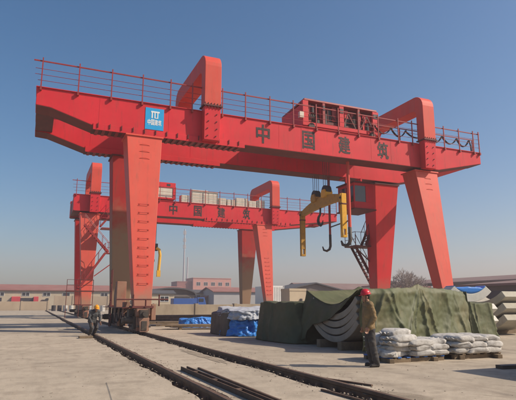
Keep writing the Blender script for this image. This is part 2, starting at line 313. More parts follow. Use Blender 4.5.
def gantry(name, label, Y, gx0, gx1, legs, saddles, zones, posts, tL, tR, text, rungs, detail=True):
    """Y: front face of front girder. All numbers are metres in yard coordinates."""
    ZT, ZB = 12.44, 10.74
    crane = empty('gantry_crane', (legs[0], Y, 0), label, 'gantry crane')
    # main girders: web box with tapered ends
    for k, (ya, yb) in enumerate(((Y, Y + 1.35), (Y + 4.5, Y + 5.75))):
        poly = [(gx0, ZT), (gx0, tL[2]), (tL[0], tL[2] - .05), (tL[1], ZB), (tR[0], ZB), (tR[1], tR[2]), (gx1, tR[2]), (gx1, ZT)]
        gd = obj('main_girder', MB().prism_y(poly, ya, yb), RED, crane, bevel=.02)
        obj('top_flange', MB().box(gx0 - .04, gx1 + .04, ya - .07, yb + .07, ZT, ZT + .035), RED, gd)
        obj('crane_rail_strip', MB().box(gx0 + .4, gx1 - .4, (ya + yb) / 2 - .05, (ya + yb) / 2 + .05, ZT + .035, ZT + .16), RUST, gd)
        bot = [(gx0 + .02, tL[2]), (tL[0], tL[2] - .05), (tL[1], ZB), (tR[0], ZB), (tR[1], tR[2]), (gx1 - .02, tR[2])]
        obj('shade_soffit_plate', MB().prism_y([(x, z - .003) for x, z in bot] + [(x, z - .018) for x, z in reversed(bot)], ya + .01, yb - .01), SOFFIT_SHADE, gd)  # thin sheet whose dark colour stands for the shade under the girder
        for q in range(1, 9):
            x = gx0 + (gx1 - gx0) * (q + .3 * sin(q * 3.3)) / 9.2
            if x > tL[1] and x < tR[0]: obj('weld_seam', B(x - .012, x + .012, ya - .006, ya + .01, ZB + .13, ZT - .02), RED, gd)
        st = obj('seam_strap', MB().box(gx0 + (gx1 - gx0) * .505, gx0 + (gx1 - gx0) * .505 + .30, ya - .008, ya + .1, ZB + .06, ZT - .06), RED, gd)
        # reinforced zones over the legs: lip plate, bolts and underside ribs
        for (za, zb) in zones:
            lip = obj('bottom_flange', MB().box(za, zb, ya - .055, ya - .007, ZB - .22, ZB + .12), RED, gd, bevel=.01)
            obj('shade_backing_plate', B(za, zb, ya - .004, yb + .05, ZB - .036, ZB - .022), BRACKET, gd)  # dark backing that paints in the shade between the ribs
            r0 = None; x = za + .18; i = 0
            while x < zb - .1:
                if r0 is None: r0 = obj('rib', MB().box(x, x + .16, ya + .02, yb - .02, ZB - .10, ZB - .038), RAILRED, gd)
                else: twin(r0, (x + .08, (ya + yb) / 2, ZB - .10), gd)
                x += .36
            b0 = None; x = za + .25
            while x < zb and k == 0:
                if b0 is None: b0 = obj('bolt_bracket', MB().box(x - .02, x + .02, ya - .11, ya - .056, ZB - .10, ZB + .16), BRACKET, gd)
                else: twin(b0, (x, ya - .083, ZB - .10), gd)
                x += .62
        if k == 0:
            front = gd
            for ch, x in text: glyph(ch, x, 11.59, .92, 1.20, ya, LETTER, gd)
    for x, s in ((gx0, 1), (gx1, -1)):
        e0, e1 = sorted((x + s * .02, x + s * .95))
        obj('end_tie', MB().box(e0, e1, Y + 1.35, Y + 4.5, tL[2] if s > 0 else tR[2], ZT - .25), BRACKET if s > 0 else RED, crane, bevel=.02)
    # saddle frames: inverted U from the front of one girder to the back of the other
    for sx in saddles:
        ya, yb, zt, w = Y - .62, Y + 6.35, 16.0, .72
        def path(y0, y1, z1, r, n=6):
            p = [(y0, ZT + .25), (y0, z1 - r)]
            p += [(y0 + r - r * cos(a), z1 - r + r * sin(a)) for a in [pi / 2 * i / n for i in range(1, n + 1)]]
            p += [(y1 - r + r * sin(a), z1 - r + r * cos(a)) for a in [pi / 2 * i / n for i in range(0, n + 1)]]
            p += [(y1, z1 - r), (y1, ZT + .25)]; return p
        s = obj('saddle_frame', MB().strip_x(path(ya, yb, zt, .85), path(ya + w, yb - w, zt - 1.0, .35), sx - .5, sx + .5), SALMON, crane, bevel=.02)
        obj('saddle_post', MB().hexa([(sx - .46, ya + .12, 10.62), (sx + .46, ya + .12, 10.62), (sx + .46, Y - .004, 10.62), (sx - .46, Y - .004, 10.62)],
                                     [(sx - .49, ya + .02, ZT + .17), (sx + .49, ya + .02, ZT + .17), (sx + .49, Y - .004, ZT + .17), (sx - .49, Y - .004, ZT + .17)]), RED, s, bevel=.015)
        for q in range(8):
            bx, bz = sx - .26 + .52 * (q % 2) + .03 * sin(q * 5), 10.85 + .43 * (q // 2)
            obj('hatch_bolt', MB().tube([(bx, ya + .13 - (bz - 10.6) * .05, bz), (bx, ya + .06 - (bz - 10.6) * .05, bz)], .035, 8), BRACKET, s)
        obj('saddle_post', MB().box(sx - .46, sx + .46, Y + 5.755, yb - .04, 10.9, ZT + .17), RED, s, bevel=.015)
        obj('bolted_flange', MB().box(sx - .58, sx + .58, ya - .08, ya + w + .06, ZT + .17, ZT + .25), BRACKET, s)
        obj('bolted_flange', MB().box(sx - .56, sx + .56, yb - w - .06, yb + .08, ZT + .17, ZT + .25), BRACKET, s)
        b0 = None
        for i in range(6):
            x = sx - .47 + .94 * i / 5
            if b0 is None: b0 = obj('bolt', MB().tube([(x, ya - .04, ZT + .08), (x, ya - .04, ZT + .36)], .028, 6), BRACKET, s)
            else: twin(b0, (x, ya - .04, ZT + .08), s)
    # legs
    for i, lx in enumerate(legs):
        for back in (0, 1):
            wt = .97; wb = .42
            if not back: t0, t1, f0, f1 = Y + .0, Y + 1.4, Y - 1.5, Y - .75
            else: t0, t1, f0, f1 = Y + 4.45, Y + 6.0, Y + 5.6, Y + 6.5
            zt, zb = ZB - .04 - (.17 if zones else 0), 1.25
            if back: wt, wb = 1.1, .52
            def leg_pts(z):
                k = (z - zb) / (zt - zb); w = wb + (wt - wb) * k; a = f0 + (t0 - f0) * k; b = f1 + (t1 - f1) * k
                return [(lx - w, a, z), (lx + w, a, z), (lx + w, b, z), (lx - w, b, z)]
            l = obj('leg', MB().hexa(leg_pts(zb), leg_pts(zt)), LEGF if not back else LEG_DUST_SHADE if i == rungs else LEGR, crane, bevel=.02)
            # dusty lower sleeve and top/bottom flange plates
            def pl(z0, z1, g, m, nm):
                A = leg_pts(z0); C = leg_pts(z1); cx = lx; 
                def gr(P, ):
                    ym = (P[0][1] + P[2][1]) / 2
                    return [(p[0] + (g if p[0] > cx else -g), p[1] + (g if p[1] > ym else -g), p[2]) for p in P]
                return obj(nm, MB().hexa(gr(A), gr(C)), m, l, bevel=.008)
            pl(zt - .07, zt + .02, .07, SALMON if not back else BRACKET, 'leg_flange'); pl(zb - .05, zb + .06, .10, BRACKET, 'leg_flange')
            if detail:
                for z in (9.95, 9.55, 9.15):
                    P = leg_pts(z)
                    if not back:
                        obj('stiffener_mark', MB().tube([(lx - .28 + .56 * t, P[0][1] - .004 - .03 * sin(pi * t), z + .05 * sin(pi * t)) for t in [q / 8 for q in range(9)]], .012, 6), SALMON, l)
                if not back and i == rungs:
                    z = 2.4; 
                    while z < 6.6:
                        P = leg_pts(z); y = P[0][1]
                        rg = obj('rung', MB().tube([(lx - .24, y + .02, z), (lx - .24, y - .07, z), (lx + .24, y - .07, z), (lx + .24, y + .02, z)], .011, 6), RAILRED, l)
                        for q in (-1, 1): obj('rung_pad', B(lx + q * .24 - .04, lx + q * .24 + .04, y - .015, y + .03, z - .045, z + .045), SALMON, l)
                        z += .46
        # sill beam between the feet and travelling bogies
        sb = obj('sill_beam', MB().prism_x([(Y - 1.75, 1.19), (Y + 6.75, 1.19), (Y + 6.75, .85), (Y + 5.6, .55), (Y - .6, .55), (Y - 1.75, .85)], lx - .33, lx + .33), DUSTED, crane, bevel=.02)
        for k, by in enumerate((Y - 1.25, Y - .05, Y + 5.0, Y + 6.2)):
            b = obj('bogie', MB().prism_x([(by - .52, .12), (by + .52, .12), (by + .52, .5), (by + .25, .84), (by - .25, .84), (by - .52, .5)], lx - .30, lx - .16).prism_x([(by - .52, .12), (by + .52, .12), (by + .52, .5), (by + .25, .84), (by - .25, .84), (by - .52, .5)], lx + .16, lx + .30).box(lx - .16, lx + .16, by - .22, by + .22, .52, .86), DUSTED, crane, bevel=.01)
            for wy in (by - .27, by + .27):
                obj('wheel', MB().tube([(lx - .09, wy, .315), (lx + .09, wy, .315)], .24, 20).tube([(lx - .13, wy, .315), (lx - .09, wy, .315)], .275, 20).tube([(lx - .36, wy, .315), (lx + .36, wy, .315)], .05, 8), GREASE, b)
        for k, by in enumerate((Y - 1.3, Y + 6.25)):
            g = obj('travel_motor', MB().tube([(lx - .85, by, .62), (lx - .42, by, .62)], .17, 14).box(lx - .44, lx - .31, by - .2, by + .2, .2, .8).tube([(lx - .95, by, .62), (lx - .85, by, .62)], .14, 14), GREASE, crane)
        obj('buffer', MB().box(lx - .2, lx + .2, Y - 2.0, Y - 1.752, .75, 1.12).tube([(lx, Y - 2.22, .93), (lx, Y - 2.0, .93)], .12, 12), GREASE, crane)
        rc = obj('rail_clamp', MB().hexa([(lx - .19, Y - 2.02, .08), (lx + .19, Y - 2.02, .08), (lx + .19, Y - 1.78, .08), (lx - .19, Y - 1.78, .08)], [(lx - .25, Y - 2.02, .74), (lx + .25, Y - 2.02, .74), (lx + .25, Y - 1.78, .74), (lx - .25, Y - 1.78, .74)]), DUSTED, crane, bevel=.02)
        obj('clamp_screw', MB().tube([(lx - .34, Y - 1.9, .34), (lx + .34, Y - 1.9, .34)], .05, 10), GREASE, rc); obj('clamp_plate', B(lx - .13, lx + .13, Y - 2.05, Y - 2.021, .16, .6), GREASE, rc, bevel=.01)
    railing(crane, posts, Y - .002, ZT + .035, 1.46, gx0 - .25, gx1 + .05)
    return crane, front

P1 = [-.4, 1.43, 3.14, 4.82, 6.41, 7.7, 9.55, 11.03, 12.66, 14.29, 15.95, 17.6, 19.16, 20.77, 22.45, 23.66, 26.54, 27.96, 29.35, 29.9]
TEXT = '\u4e2d\u56fd\u5efa\u7b51'
c1, g1 = gantry('near', 'large near red double girder gantry crane with blue logo panel and dark characters', 27.5, -.58, 30.0, (5.06, 24.75), (8.78, 24.75), [(2.3, 11.0)], P1,
            (.11, 2.31, 11.48), (25.9, 29.85, 11.6), list(zip(TEXT, (12.22, 15.38, 18.05, 21.12))), 0)
c2, g2 = gantry('far', 'smaller looking far red gantry crane standing behind the near one with cream cabinets on top', 55.0, 3.2, 34.6, (4.9, 24.6), (5.25, 25.85), [(17.2, 28.0)], [3.4 + 1.73 * i for i in range(19)],
            (3.3, 3.4, 10.80), (28.2, 34.0, 11.5), list(zip(TEXT, (13.6, 16.4, 19.2, 22.3))), 1)
# blue logo panel on the near girder: white mark above two rows of small characters
lg = obj('logo_panel', B(5.04, 6.08, 27.478, 27.497, 10.93, 12.2), BLUEP, g1)
def wz(x0, x1, z0, z1): return (x0, x1, 27.466, 27.4775, z0, z1)
mk = MB().box(*wz(5.35, 5.83, 11.93, 12.02)).box(*wz(5.38, 5.45, 11.60, 11.93)).box(*wz(5.54, 5.60, 11.64, 11.93)).box(*wz(5.70, 5.76, 11.64, 11.93)).box(*wz(5.54, 5.76, 11.60, 11.64))
obj('logo_mark', mk, WHITEP, lg)
for i, ch in enumerate(TEXT): glyph(ch, 5.56 - .30 + .20 * i, 11.36, .185, .34, 27.4775, WHITEP, lg, .006)

# festoon cable loops on the right end of the near crane
fz = 13.55
fest = obj('festoon_track', MB().box(20.6, 30.0, 27.95, 28.0, fz, fz + .06), RAILRED, c1)
for x in (20.8, 23.0, 26.0, 29.8): obj('track_post', MB().box(x - .03, x + .03, 27.94, 28.01, 12.48, fz), RAILRED, fest)
for a, b_, dp in ((20.9, 22.3, .5), (22.3, 23.6, .55), (25.4, 26.9, .6), (26.9, 28.3, .5), (28.3, 29.5, .55)):
    for o_ in (0, .09):
        obj('cable_loop', MB().tube([(a + (b_ - a) * t, 27.97 + o_, fz - .02 - dp * 4 * t * (1 - t)) for t in [i / 14 for i in range(15)]], .035, 6), BLACK, fest)
obj('cable_drop', MB().tube([(29.5, 27.97, fz - .02), (29.62, 27.97, 13.1), (29.66, 27.97, 12.5)], .05, 6), BLACK, fest)
for o_ in (0, .09):
    obj('cable_loop', MB().tube([(23.6 + 1.8 * t, 28.05 + o_, fz - .02 - .4 * 4 * t * (1 - t)) for t in [i / 14 for i in range(15)]], .03, 6), BLACK, fest)

# operator cab under the near crane
cab = obj('operator_cab', MB().box(20.5, 22.2, 30.2, 32.3, 8.06, 8.55).box(20.5, 22.2, 30.2, 32.3, 9.72, 9.92).box(21.5, 22.2, 30.2, 32.3, 8.55, 9.72).box(20.5, 20.58, 30.2, 30.3, 8.55, 9.72).box(20.5, 20.58, 31.2, 31.28, 8.55, 9.72).box(20.5, 20.58, 32.2, 32.3, 8.55, 9.72), RED, c1, bevel=.01)
obj('cab_roof', B(20.4, 22.3, 30.1, 32.4, 9.925, 10.02), BRACKET, cab)
obj('cab_floor', B(20.4, 22.3, 30.1, 32.4, 7.96, 8.055), BRACKET, cab)
for a, b_ in ((30.3, 31.2), (31.28, 32.2)): obj('cab_window', B(20.53, 20.55, a, b_, 8.55, 9.72), GLASS, cab)
obj('cab_window', B(20.58, 21.5, 30.23, 30.25, 8.55, 9.72), GLASS, cab)
obj('cab_interior', B(20.75, 21.4, 30.6, 31.9, 8.3, 9.5), DARK, cab)
for x in (20.7, 22.0): obj('cab_hanger', MB().box(x - .06, x + .06, 31.4, 31.55, 10.02, 10.5).box(x - .06, x + .06, 31.4, 32.3, 10.5, 10.62), RED, cab)

# stairs on the right rear leg of the near crane
def stairs(crane, pts, width, along='x', m=BRACKET, treads=12):
    """flights given as list of ((x,y,z) low, (x,y,z) high)."""
    for lo, hi in pts:
        lo, hi = Vector(lo), Vector(hi); o = Vector((0, width, 0)) if along == 'x' else Vector((width, 0, 0))
        f = obj('stair_flight', MB().bar(lo, hi, .05, .2).bar(lo + o, hi + o, .05, .2), m, crane)
        t0 = None
        for i in range(treads):
            p = lo.lerp(hi, (i + .5) / treads)
            if t0 is None:
                t0 = obj('tread', MB().box(*( (p.x - .1, p.x + .1, p.y, p.y + width) if along == 'x' else (p.x, p.x + width, p.y - .1, p.y + .1)), p.z - .015, p.z + .015), m, f)
            else: twin(t0, (p.x + (0 if along == 'x' else width / 2), p.y + (width / 2 if along == 'x' else 0), p.z - .015), f)
        up = Vector((0, 0, 1.0))
        hr = MB().tube([lo + up, hi + up], .025, 6).tube([lo + o + up, hi + o + up], .025, 6)
        for i in range(5):
            p = lo.lerp(hi, i / 4); hr.tube([p, p + up], .02, 6).tube([p + o, p + o + up], .02, 6)
        obj('stair_handrail', hr, m, f)
stairs(c1, [((25.0, 34.1, 2.6), (23.1, 34.1, 5.8)), ((23.5, 33.3, 5.85), (24.9, 33.3, 8.6))], .6)
obj('landing', MB().box(22.5, 24.6, 33.2, 34.75, 5.74, 5.82).tube([(22.55, 33.25, 5.82), (22.55, 33.25, 6.85), (23.4, 33.25, 6.85)], .025, 6).tube([(22.55, 33.25, 6.3), (22.55, 34.7, 6.3)], .02, 6).tube([(22.55, 34.7, 5.82), (22.55, 34.7, 6.85), (22.55, 33.25, 6.85)], .025, 6).bar((24.3, 33.6, 4.4), (22.7, 33.6, 5.74), .07, .07), BRACKET, c1)

# stairs, landings and end box on the far crane's left leg
stairs(c2, [((5.8, 53.2, 9.0), (8.4, 53.2, 12.4))], .6, m=RAILRED)
obj('landing', MB().box(5.9, 9.2, 53.0, 54.4, 8.78, 8.87).box(8.9, 9.0, 53.05, 53.12, 8.87, 9.9).box(5.9, 9.2, 53.05, 53.1, 9.85, 9.9), RAILRED, c2)
stairs(c2, [((6.6, 52.3, 6.35), (4.2, 52.3, 9.0))], .6, m=RAILRED)
obj('landing', MB().box(6.3, 9.0, 52.2, 53.3, 6.22, 6.30).tube([(6.4, 52.25, 7.3), (8.95, 52.25, 7.3)], .03, 6).tube([(6.4, 52.25, 6.8), (8.95, 52.25, 6.8)], .025, 6).tube([(8.95, 52.25, 6.3), (8.95, 52.25, 7.3)], .03, 6).tube([(7.6, 52.25, 6.3), (7.6, 52.25, 7.3)], .03, 6).bar((5.4, 52.6, 4.0), (8.2, 52.6, 6.22), .09, .09), RAILRED, c2)
stairs(c2, [((3.9, 52.2, 2.6), (6.3, 52.2, 6.25))], .5, m=RAILRED)
obj('landing', MB().box(2.9, 5.4, 51.6, 53.0, 2.5, 2.6).tube([(2.95, 51.65, 0.1), (2.95, 51.65, 3.6), (5.3, 51.65, 3.6)], .035, 6).tube([(2.95, 51.65, 3.1), (5.3, 51.65, 3.1)], .03, 6).tube([(5.3, 51.65, .1), (5.3, 51.65, 3.6)], .035, 6).tube([(4.1, 51.65, .1), (4.1, 51.65, 3.6)], .03, 6), BRACKET, c2)
# ladder, cable reel and cabinet by the near crane's left feet
for k in range(6):
    obj('hose', MB().tube([(4.55 - .05 * k, 25.4 + k * 1.1 + 1.3 * u, 1.15 - (.5 + .08 * k) * 4 * u * (1 - u) * (.6 + .1 * k)) for u in [v / 12 for v in range(13)]], .03, 6), BLACK, c1)
obj('junction_box', B(4.45, 4.72, 26.3, 26.9, .75, 1.15), GREASE, c1, bevel=.01); obj('junction_box', B(4.4, 4.72, 27.6, 28.1, .8, 1.5), DUSTED, c1, bevel=.01)
obj('walkway', MB().box(4.1, 4.7, 26.2, 33.6, 1.20, 1.24), BRACKET, c1)
reel = obj('cable_reel', MB().tube([(4.35, 30.2, 1.75), (4.45, 30.2, 1.75)], .72, 24).tube([(4.65, 30.2, 1.75), (4.75, 30.2, 1.75)], .72, 24).tube([(4.45, 30.2, 1.75), (4.65, 30.2, 1.75)], .45, 20).box(4.5, 4.8, 30.05, 30.35, 1.19, 1.75), GREASE, c1)
obj('control_cabinet', MB().box(4.2, 4.7, 28.9, 29.5, 1.2, 2.6), DUSTED, c1, bevel=.02)
obj('foot_ladder', MB().tube([(4.3, 31.6, .1), (4.3, 31.6, 3.4)], .035, 6).tube([(4.3, 32.1, .1), (4.3, 32.1, 3.4)], .035, 6).box(4.28, 4.32, 31.6, 32.1, .6, .64).box(4.28, 4.32, 31.6, 32.1, 1.1, 1.14).box(4.28, 4.32, 31.6, 32.1, 1.6, 1.64).box(4.28, 4.32, 31.6, 32.1, 2.1, 2.14).box(4.28, 4.32, 31.6, 32.1, 2.6, 2.64), BRACKET, c1)
obj('foot_handrail', MB().tube([(3.7, 25.5, 1.62), (6.2, 25.5, 1.62)], .04, 6).tube([(5.75, 25.5, 1.3), (5.75, 25.5, 1.85)], .04, 6).tube([(4.5, 25.5, 1.3), (4.5, 25.5, 1.85)], .04, 6).tube([(5.1, 25.5, 1.3), (5.1, 25.5, 1.62)], .04, 6), BRACKET, c1)
obj('red_equipment_box', B(5.50, 5.72, 26.0, 26.5, .62, 1.40), DUSTED, c1, bevel=.02)

# ---------------------------------------------------------------- trolleys, hooks, spreader
def trolley(x0, x1, y0, y1, label):
    t = empty('crane_trolley', ((x0 + x1) / 2, (y0 + y1) / 2, 12.6), label, 'crane trolley')
    fr = obj('trolley_frame', MB().box(x0 - .1, x1 + .1, y0, y0 + .35, 12.86, 13.12).box(x0 - .1, x1 + .1, y1 - .35, y1, 12.86, 13.12).box(x0 - .1, x0 + .3, y0 + .35, y1 - .35, 12.86, 13.1).box(x1 - .3, x1 + .1, y0 + .35, y1 - .35, 12.86, 13.1).box(x0 + .3, x1 - .3, y0 + .35, y1 - .35, 12.95, 13.0), RED, t)
    for x in (x0 + .5, x1 - .5):
        for y in (28.17, 32.62):
            obj('trolley_wheel', MB().tube([(x, y - .08, 12.83), (x, y + .08, 12.83)], .22, 18), GREASE, t)
    obj('trolley_axle_beam', MB().box(x0 + .3, x0 + .7, y1 - .1, 32.5, 12.9, 13.05).box(x1 - .7, x1 - .3, y1 - .1, 32.5, 12.9, 13.05), RED, t)
    obj('roof', MB().hexa([(x0, y0, 14.62), (x1, y0, 14.62), (x1, y1, 14.4), (x0, y1, 14.4)], [(x0 + .02, y0 + .02, 14.76), (x1 - .02, y0 + .02, 14.76), (x1 - .05, y1, 14.6), (x0 + .05, y1, 14.6)]), RAILRED, t, bevel=.02)
    obj('side_wall', B(x0, x0 + .06, y0 + .1, y1 - .05, 13.12, 14.45), RED, t)
    obj('side_wall', B(x1 - .06, x1, y0 + .1, y1 - .05, 13.12, 14.45), RED, t)
    obj('back_wall', B(x0 + .06, x1 - .06, y1 - .1, y1 - .05, 13.12, 14.45), RED, t)
    n = 5
    for i in range(n):
        x = x0 + .12 + (x1 - x0 - .24) * i / (n - 1)
        cw = (.20, .09, .17, .08, .24)[i]; c = obj('column', B(x - cw, x + cw, y0 + .02, y0 + .22, 13.12, 14.61), RED if i in (0, 2, 4) else RAILRED, t)
        if 0 < i: obj('vent', B(x - cw * .8, x + cw * .8, y0 - .004, y0 + .015, 14.1, 14.42), DARK, c)
    # machinery seen between the columns
    dx = (x1 - x0)
    obj('front_panel', B(x0 + dx * .82, x0 + dx * .93, y0 + .26, y0 + .30, 13.12, 14.3), RED, t)
    obj('front_panel', B(x0 + dx * .28, x0 + dx * .45, y0 + .5, y0 + .54, 13.75, 14.5), RED, t)
    obj('front_panel', B(x0 + dx * .56, x0 + dx * .72, y0 + .5, y0 + .54, 13.9, 14.5), RED, t)
    for q in (.37, .64):
        obj('hoist_drum', MB().tube([(x0 + dx * q, y0 + .5, 13.75), (x0 + dx * q, y1 - .5, 13.75)], .52, 24).tube([(x0 + dx * q, y0 + .42, 13.75), (x0 + dx * q, y0 + .5, 13.75)], .62, 24), DARK, t)
    obj('motor', MB().tube([(x0 + dx * .08, y0 + .55, 13.6), (x0 + dx * .22, y0 + .55, 13.6)], .26, 14), DARK, t)
    for k in range(5): obj('cooling_fin', MB().tube([(x0 + dx * (.09 + .026 * k), y0 + .55, 13.6), (x0 + dx * (.098 + .026 * k), y0 + .55, 13.6)], .34, 12), GREASE, t)
    obj('gearbox', B(x0 + dx * .45, x0 + dx * .54, y0 + .35, y0 + 1.0, 13.1, 13.9), GREASE, t, bevel=.03)
    obj('resistor_box', B(x0 + dx * .10, x0 + dx * .22, y0 + .7, y0 + 1.2, 13.9, 14.3), RAILRED, t)
    obj('brace', MB().bar((x0 + dx * .76, y0 + .12, 13.15), (x0 + dx * .86, y0 + .12, 14.2), .07, .07).bar((x0 + dx * .86, y0 + .12, 14.2), (x0 + dx * .96, y0 + .12, 13.15), .07, .07), BRACKET, t)
    obj('brace', MB().bar((x0 + dx * .52, y0 + .12, 13.15), (x0 + dx * .60, y0 + .12, 14.2), .07, .07).bar((x0 + dx * .60, y0 + .12, 14.2), (x0 + dx * .70, y0 + .12, 13.15), .07, .07), BRACKET, t)
    for k, (q, z0, z1, r, m) in enumerate(((.30, 13.1, 13.95, .13, DARK), (.335, 13.1, 14.3, .05, BRACKET), (.52, 13.1, 14.35, .06, BRACKET), (.555, 13.1, 13.8, .15, DARK), (.69, 13.1, 13.9, .17, GREASE), (.735, 13.1, 14.35, .05, BRACKET), (.13, 13.9, 14.4, .12, DARK), (.19, 13.1, 13.4, .2, GREASE), (.88, 13.1, 13.75, .16, DARK))):
        obj('machine_pipe', MB().tube([(x0 + dx * q, y0 + .30, z0), (x0 + dx * q, y0 + .30, z1)], r, 12), m, t)
    for k in range(4):
        obj('hose', MB().tube([(x0 + dx * (.25 + .15 * k) + .8 * u, y0 + .24, 13.9 - .5 * 4 * u * (1 - u) + .1 * k * u) for u in [v / 10 for v in range(11)]], .025, 6), BLACK, t)
    obj('inner_panel', B(x0 + .3, x1 - .3, y0 + .62, y0 + .66, 13.12, 14.4), RAILRED, t)
    for k, (q0, q1, z0, z1) in enumerate(((.05, .12, 13.3, 14.5), (.235, .265, 13.12, 14.5), (.40, .46, 13.5, 14.55), (.57, .62, 13.9, 14.5), (.66, .69, 13.12, 14.4), (.76, .80, 13.6, 14.5), (.93, .97, 13.2, 14.5))): obj('machine_casing', B(x0 + dx * q0, x0 + dx * q1, y0 + .3, y0 + .56, z0, z1), RED if k % 2 else RAILRED, t, bevel=.02)
    obj('guard_plate', B(x0 + dx * .27, x0 + dx * .5, y0 + .24, y0 + .28, 13.12, 13.42), BRACKET, t)
    obj('guard_plate', B(x0 + dx * .54, x0 + dx * .74, y0 + .24, y0 + .28, 13.12, 13.35), BRACKET, t)
    obj('lamp_box', MB().box(x0 - .35, x0 - .05, y0 - .05, y0 + .2, 13.35, 13.75), CREAM, t)
    return t
trolley(15.5, 21.3, 28.2, 31.6, 'red winch house with dark machinery riding on top of the near crane')

# far trolley with cream panels and the row of cream cabinets on the far girder
t2 = empty('crane_trolley', (11.9, 57, 12.6), 'red framed trolley with two cream panels on top of the far crane', 'crane trolley')
obj('trolley_house', MB().box(9.0, 13.9, 55.45, 58.5, 12.78, 12.95).box(9.0, 13.9, 55.45, 58.5, 14.1, 14.65).box(13.6, 13.9, 55.45, 58.5, 12.95, 14.1).box(11.5, 11.7, 55.45, 58.5, 12.95, 14.1).box(9.0, 9.2, 55.45, 58.5, 12.95, 14.1), RED, t2, bevel=.02)
obj('cream_panel', B(11.72, 13.58, 55.5, 55.6, 12.96, 14.09), CREAM, t2); obj('cream_panel', B(9.22, 11.48, 55.5, 55.6, 12.96, 14.09), CREAM, t2)
obj('vent', B(12.9, 13.3, 55.43, 55.449, 14.25, 14.5), DARK, t2)
for i, (x0, x1, h, nm) in enumerate(((14.5, 15.4, .85, 'small cream cabinet next to the red trolley house on the far crane'), (15.7, 17.6, 1.55, 'tall double cream cabinet in the middle of the far girder'), (17.62, 18.8, 1.45, 'tall cream cabinet joined to the double one on the far girder'), (18.9, 19.8, .85, 'low cream cabinet right of the tall pair on the far girder'),
        (19.95, 20.9, .75, 'second low cream cabinet from the tall pair on the far girder'), (21.05, 22.5, 1.0, 'mid height cream cabinet right of the low ones on the far girder'), (22.65, 23.6, .8, 'last but one cream cabinet towards the right saddle of the far crane'), (23.75, 24.7, .95, 'rightmost cream cabinet on the far girder before the right saddle'))):
    e = obj('electrical_cabinet', B(x0, x1, 55.1, 56.1, 12.48, 12.48 + h), CREAM, bevel=.02, label=nm, cat='cabinet', group='cream cabinets on the far girder')
    obj('cabinet_door', B(x0 + .08, (x0 + x1) / 2 - .02, 55.085, 55.099, 12.56, 12.40 + h), CREAM, e); obj('cabinet_door', B((x0 + x1) / 2 + .02, x1 - .08, 55.085, 55.099, 12.56, 12.40 + h), CREAM, e)

# yellow lifting beam hanging from two hook blocks under the near trolley
A = Vector((18.55, 28.65, 8.38)); Z = Vector((18.9, 35.0, 8.22)); D = (Z - A)
lb = empty('lifting_beam', (18.7, 31.8, 8.0), 'yellow lifting beam with two hanging slotted arms under the near crane', 'lifting beam')
def bowed():
    mb = MB(); n = 12; vs = []; r = Vector((D.y, -D.x, 0)).normalized() * .13
    for i in range(n + 1):
        t = i / n; c = A.lerp(Z, t); bow = .55 * 4 * t * (1 - t) * .55; hh = .20 + .20 * 4 * t * (1 - t)
        vs += [c - r + Vector((0, 0, bow - hh)), c + r + Vector((0, 0, bow - hh)), c + r + Vector((0, 0, bow + hh * .9)), c - r + Vector((0, 0, bow + hh * .9))]
    fs = [(0, 1, 2, 3), tuple(n * 4 + k for k in (3, 2, 1, 0))]
    for i in range(n):
        for k in range(4): fs.append((i * 4 + k, (i + 1) * 4 + k, (i + 1) * 4 + (k + 1) % 4, i * 4 + (k + 1) % 4))
    return mb.add(vs, fs)
obj('beam', bowed(), OCHRE, lb, bevel=.02)
for p, m, ln in ((A, YELLOW, 2.45), (Z, OCHRE, 3.0)):
    arm = obj('hanging_arm', MB().box(p.x - .19, p.x + .19, p.y - .12, p.y - .04, p.z - ln + .3, p.z + .25).box(p.x - .19, p.x + .19, p.y + .04, p.y + .12, p.z - ln + .3, p.z + .25).box(p.x - .19, p.x - .09, p.y - .12, p.y + .12, p.z - ln - .25, p.z - ln + .3).box(p.x + .09, p.x + .19, p.y - .12, p.y + .12, p.z - ln - .25, p.z - ln + .3).box(p.x - .09, p.x + .09, p.y - .12, p.y + .12, p.z - ln - .25, p.z - ln - .1), m, lb, bevel=.01)
    obj('pin', MB().tube([(p.x - .25, p.y, p.z - .05), (p.x + .25, p.y, p.z - .05)], .07, 10), BLACK, arm)
    obj('clamp_band', B(p.x - .21, p.x + .21, p.y - .14, p.y + .14, p.z - .5, p.z - .42), BRACKET, arm)
hb = empty('hook_block', (18.7, 31.0, 8.0), 'black and yellow twin hook block hanging on wire ropes over the yellow beam', 'hook block')
for i, t in enumerate((.36, .62)):
    c = A.lerp(Z, t) + Vector((0, 0, .78))
    obj('sheave_housing', MB().prism_x([(c.y - .28, c.z - .3), (c.y + .28, c.z - .3), (c.y + .34, c.z), (c.y + .22, c.z + .25), (c.y - .22, c.z + .25), (c.y - .34, c.z)], c.x - .3, c.x + .3), YELLOW if i == 0 else OCHRE, hb, bevel=.02)
    obj('sheave', MB().tube([(c.x - .2, c.y, c.z + .2), (c.x + .2, c.y, c.z + .2)], .36, 20), BLACK, hb)
    for dx in (-.16, .16):
        for dy in (-.12, .12):
            obj('wire_rope', MB().tube([(c.x + dx, c.y + dy, c.z + .2), (c.x + dx, c.y + dy * 1.5, 12.94)], .02, 5), WIRE, hb)
def hook(mb, c, s, th):
    pts = [(0, .9), (0, .55), (.02, .35), (.22, .2), (.30, -.02), (.22, -.26), (0, -.36), (-.22, -.28), (-.30, -.08)]
    return mb.tube([(c[0], c[1] + y * s, c[2] + z * s) for y, z in pts], [th * f for f in (.8, .8, .9, 1.1, 1.3, 1.3, 1.2, .9, .3)], 8)
hc = A.lerp(Z, .52)
obj('hook', hook(MB(), (hc.x, hc.y, hc.z - .95), 1.15, .085), DARK, hb, smooth=True)
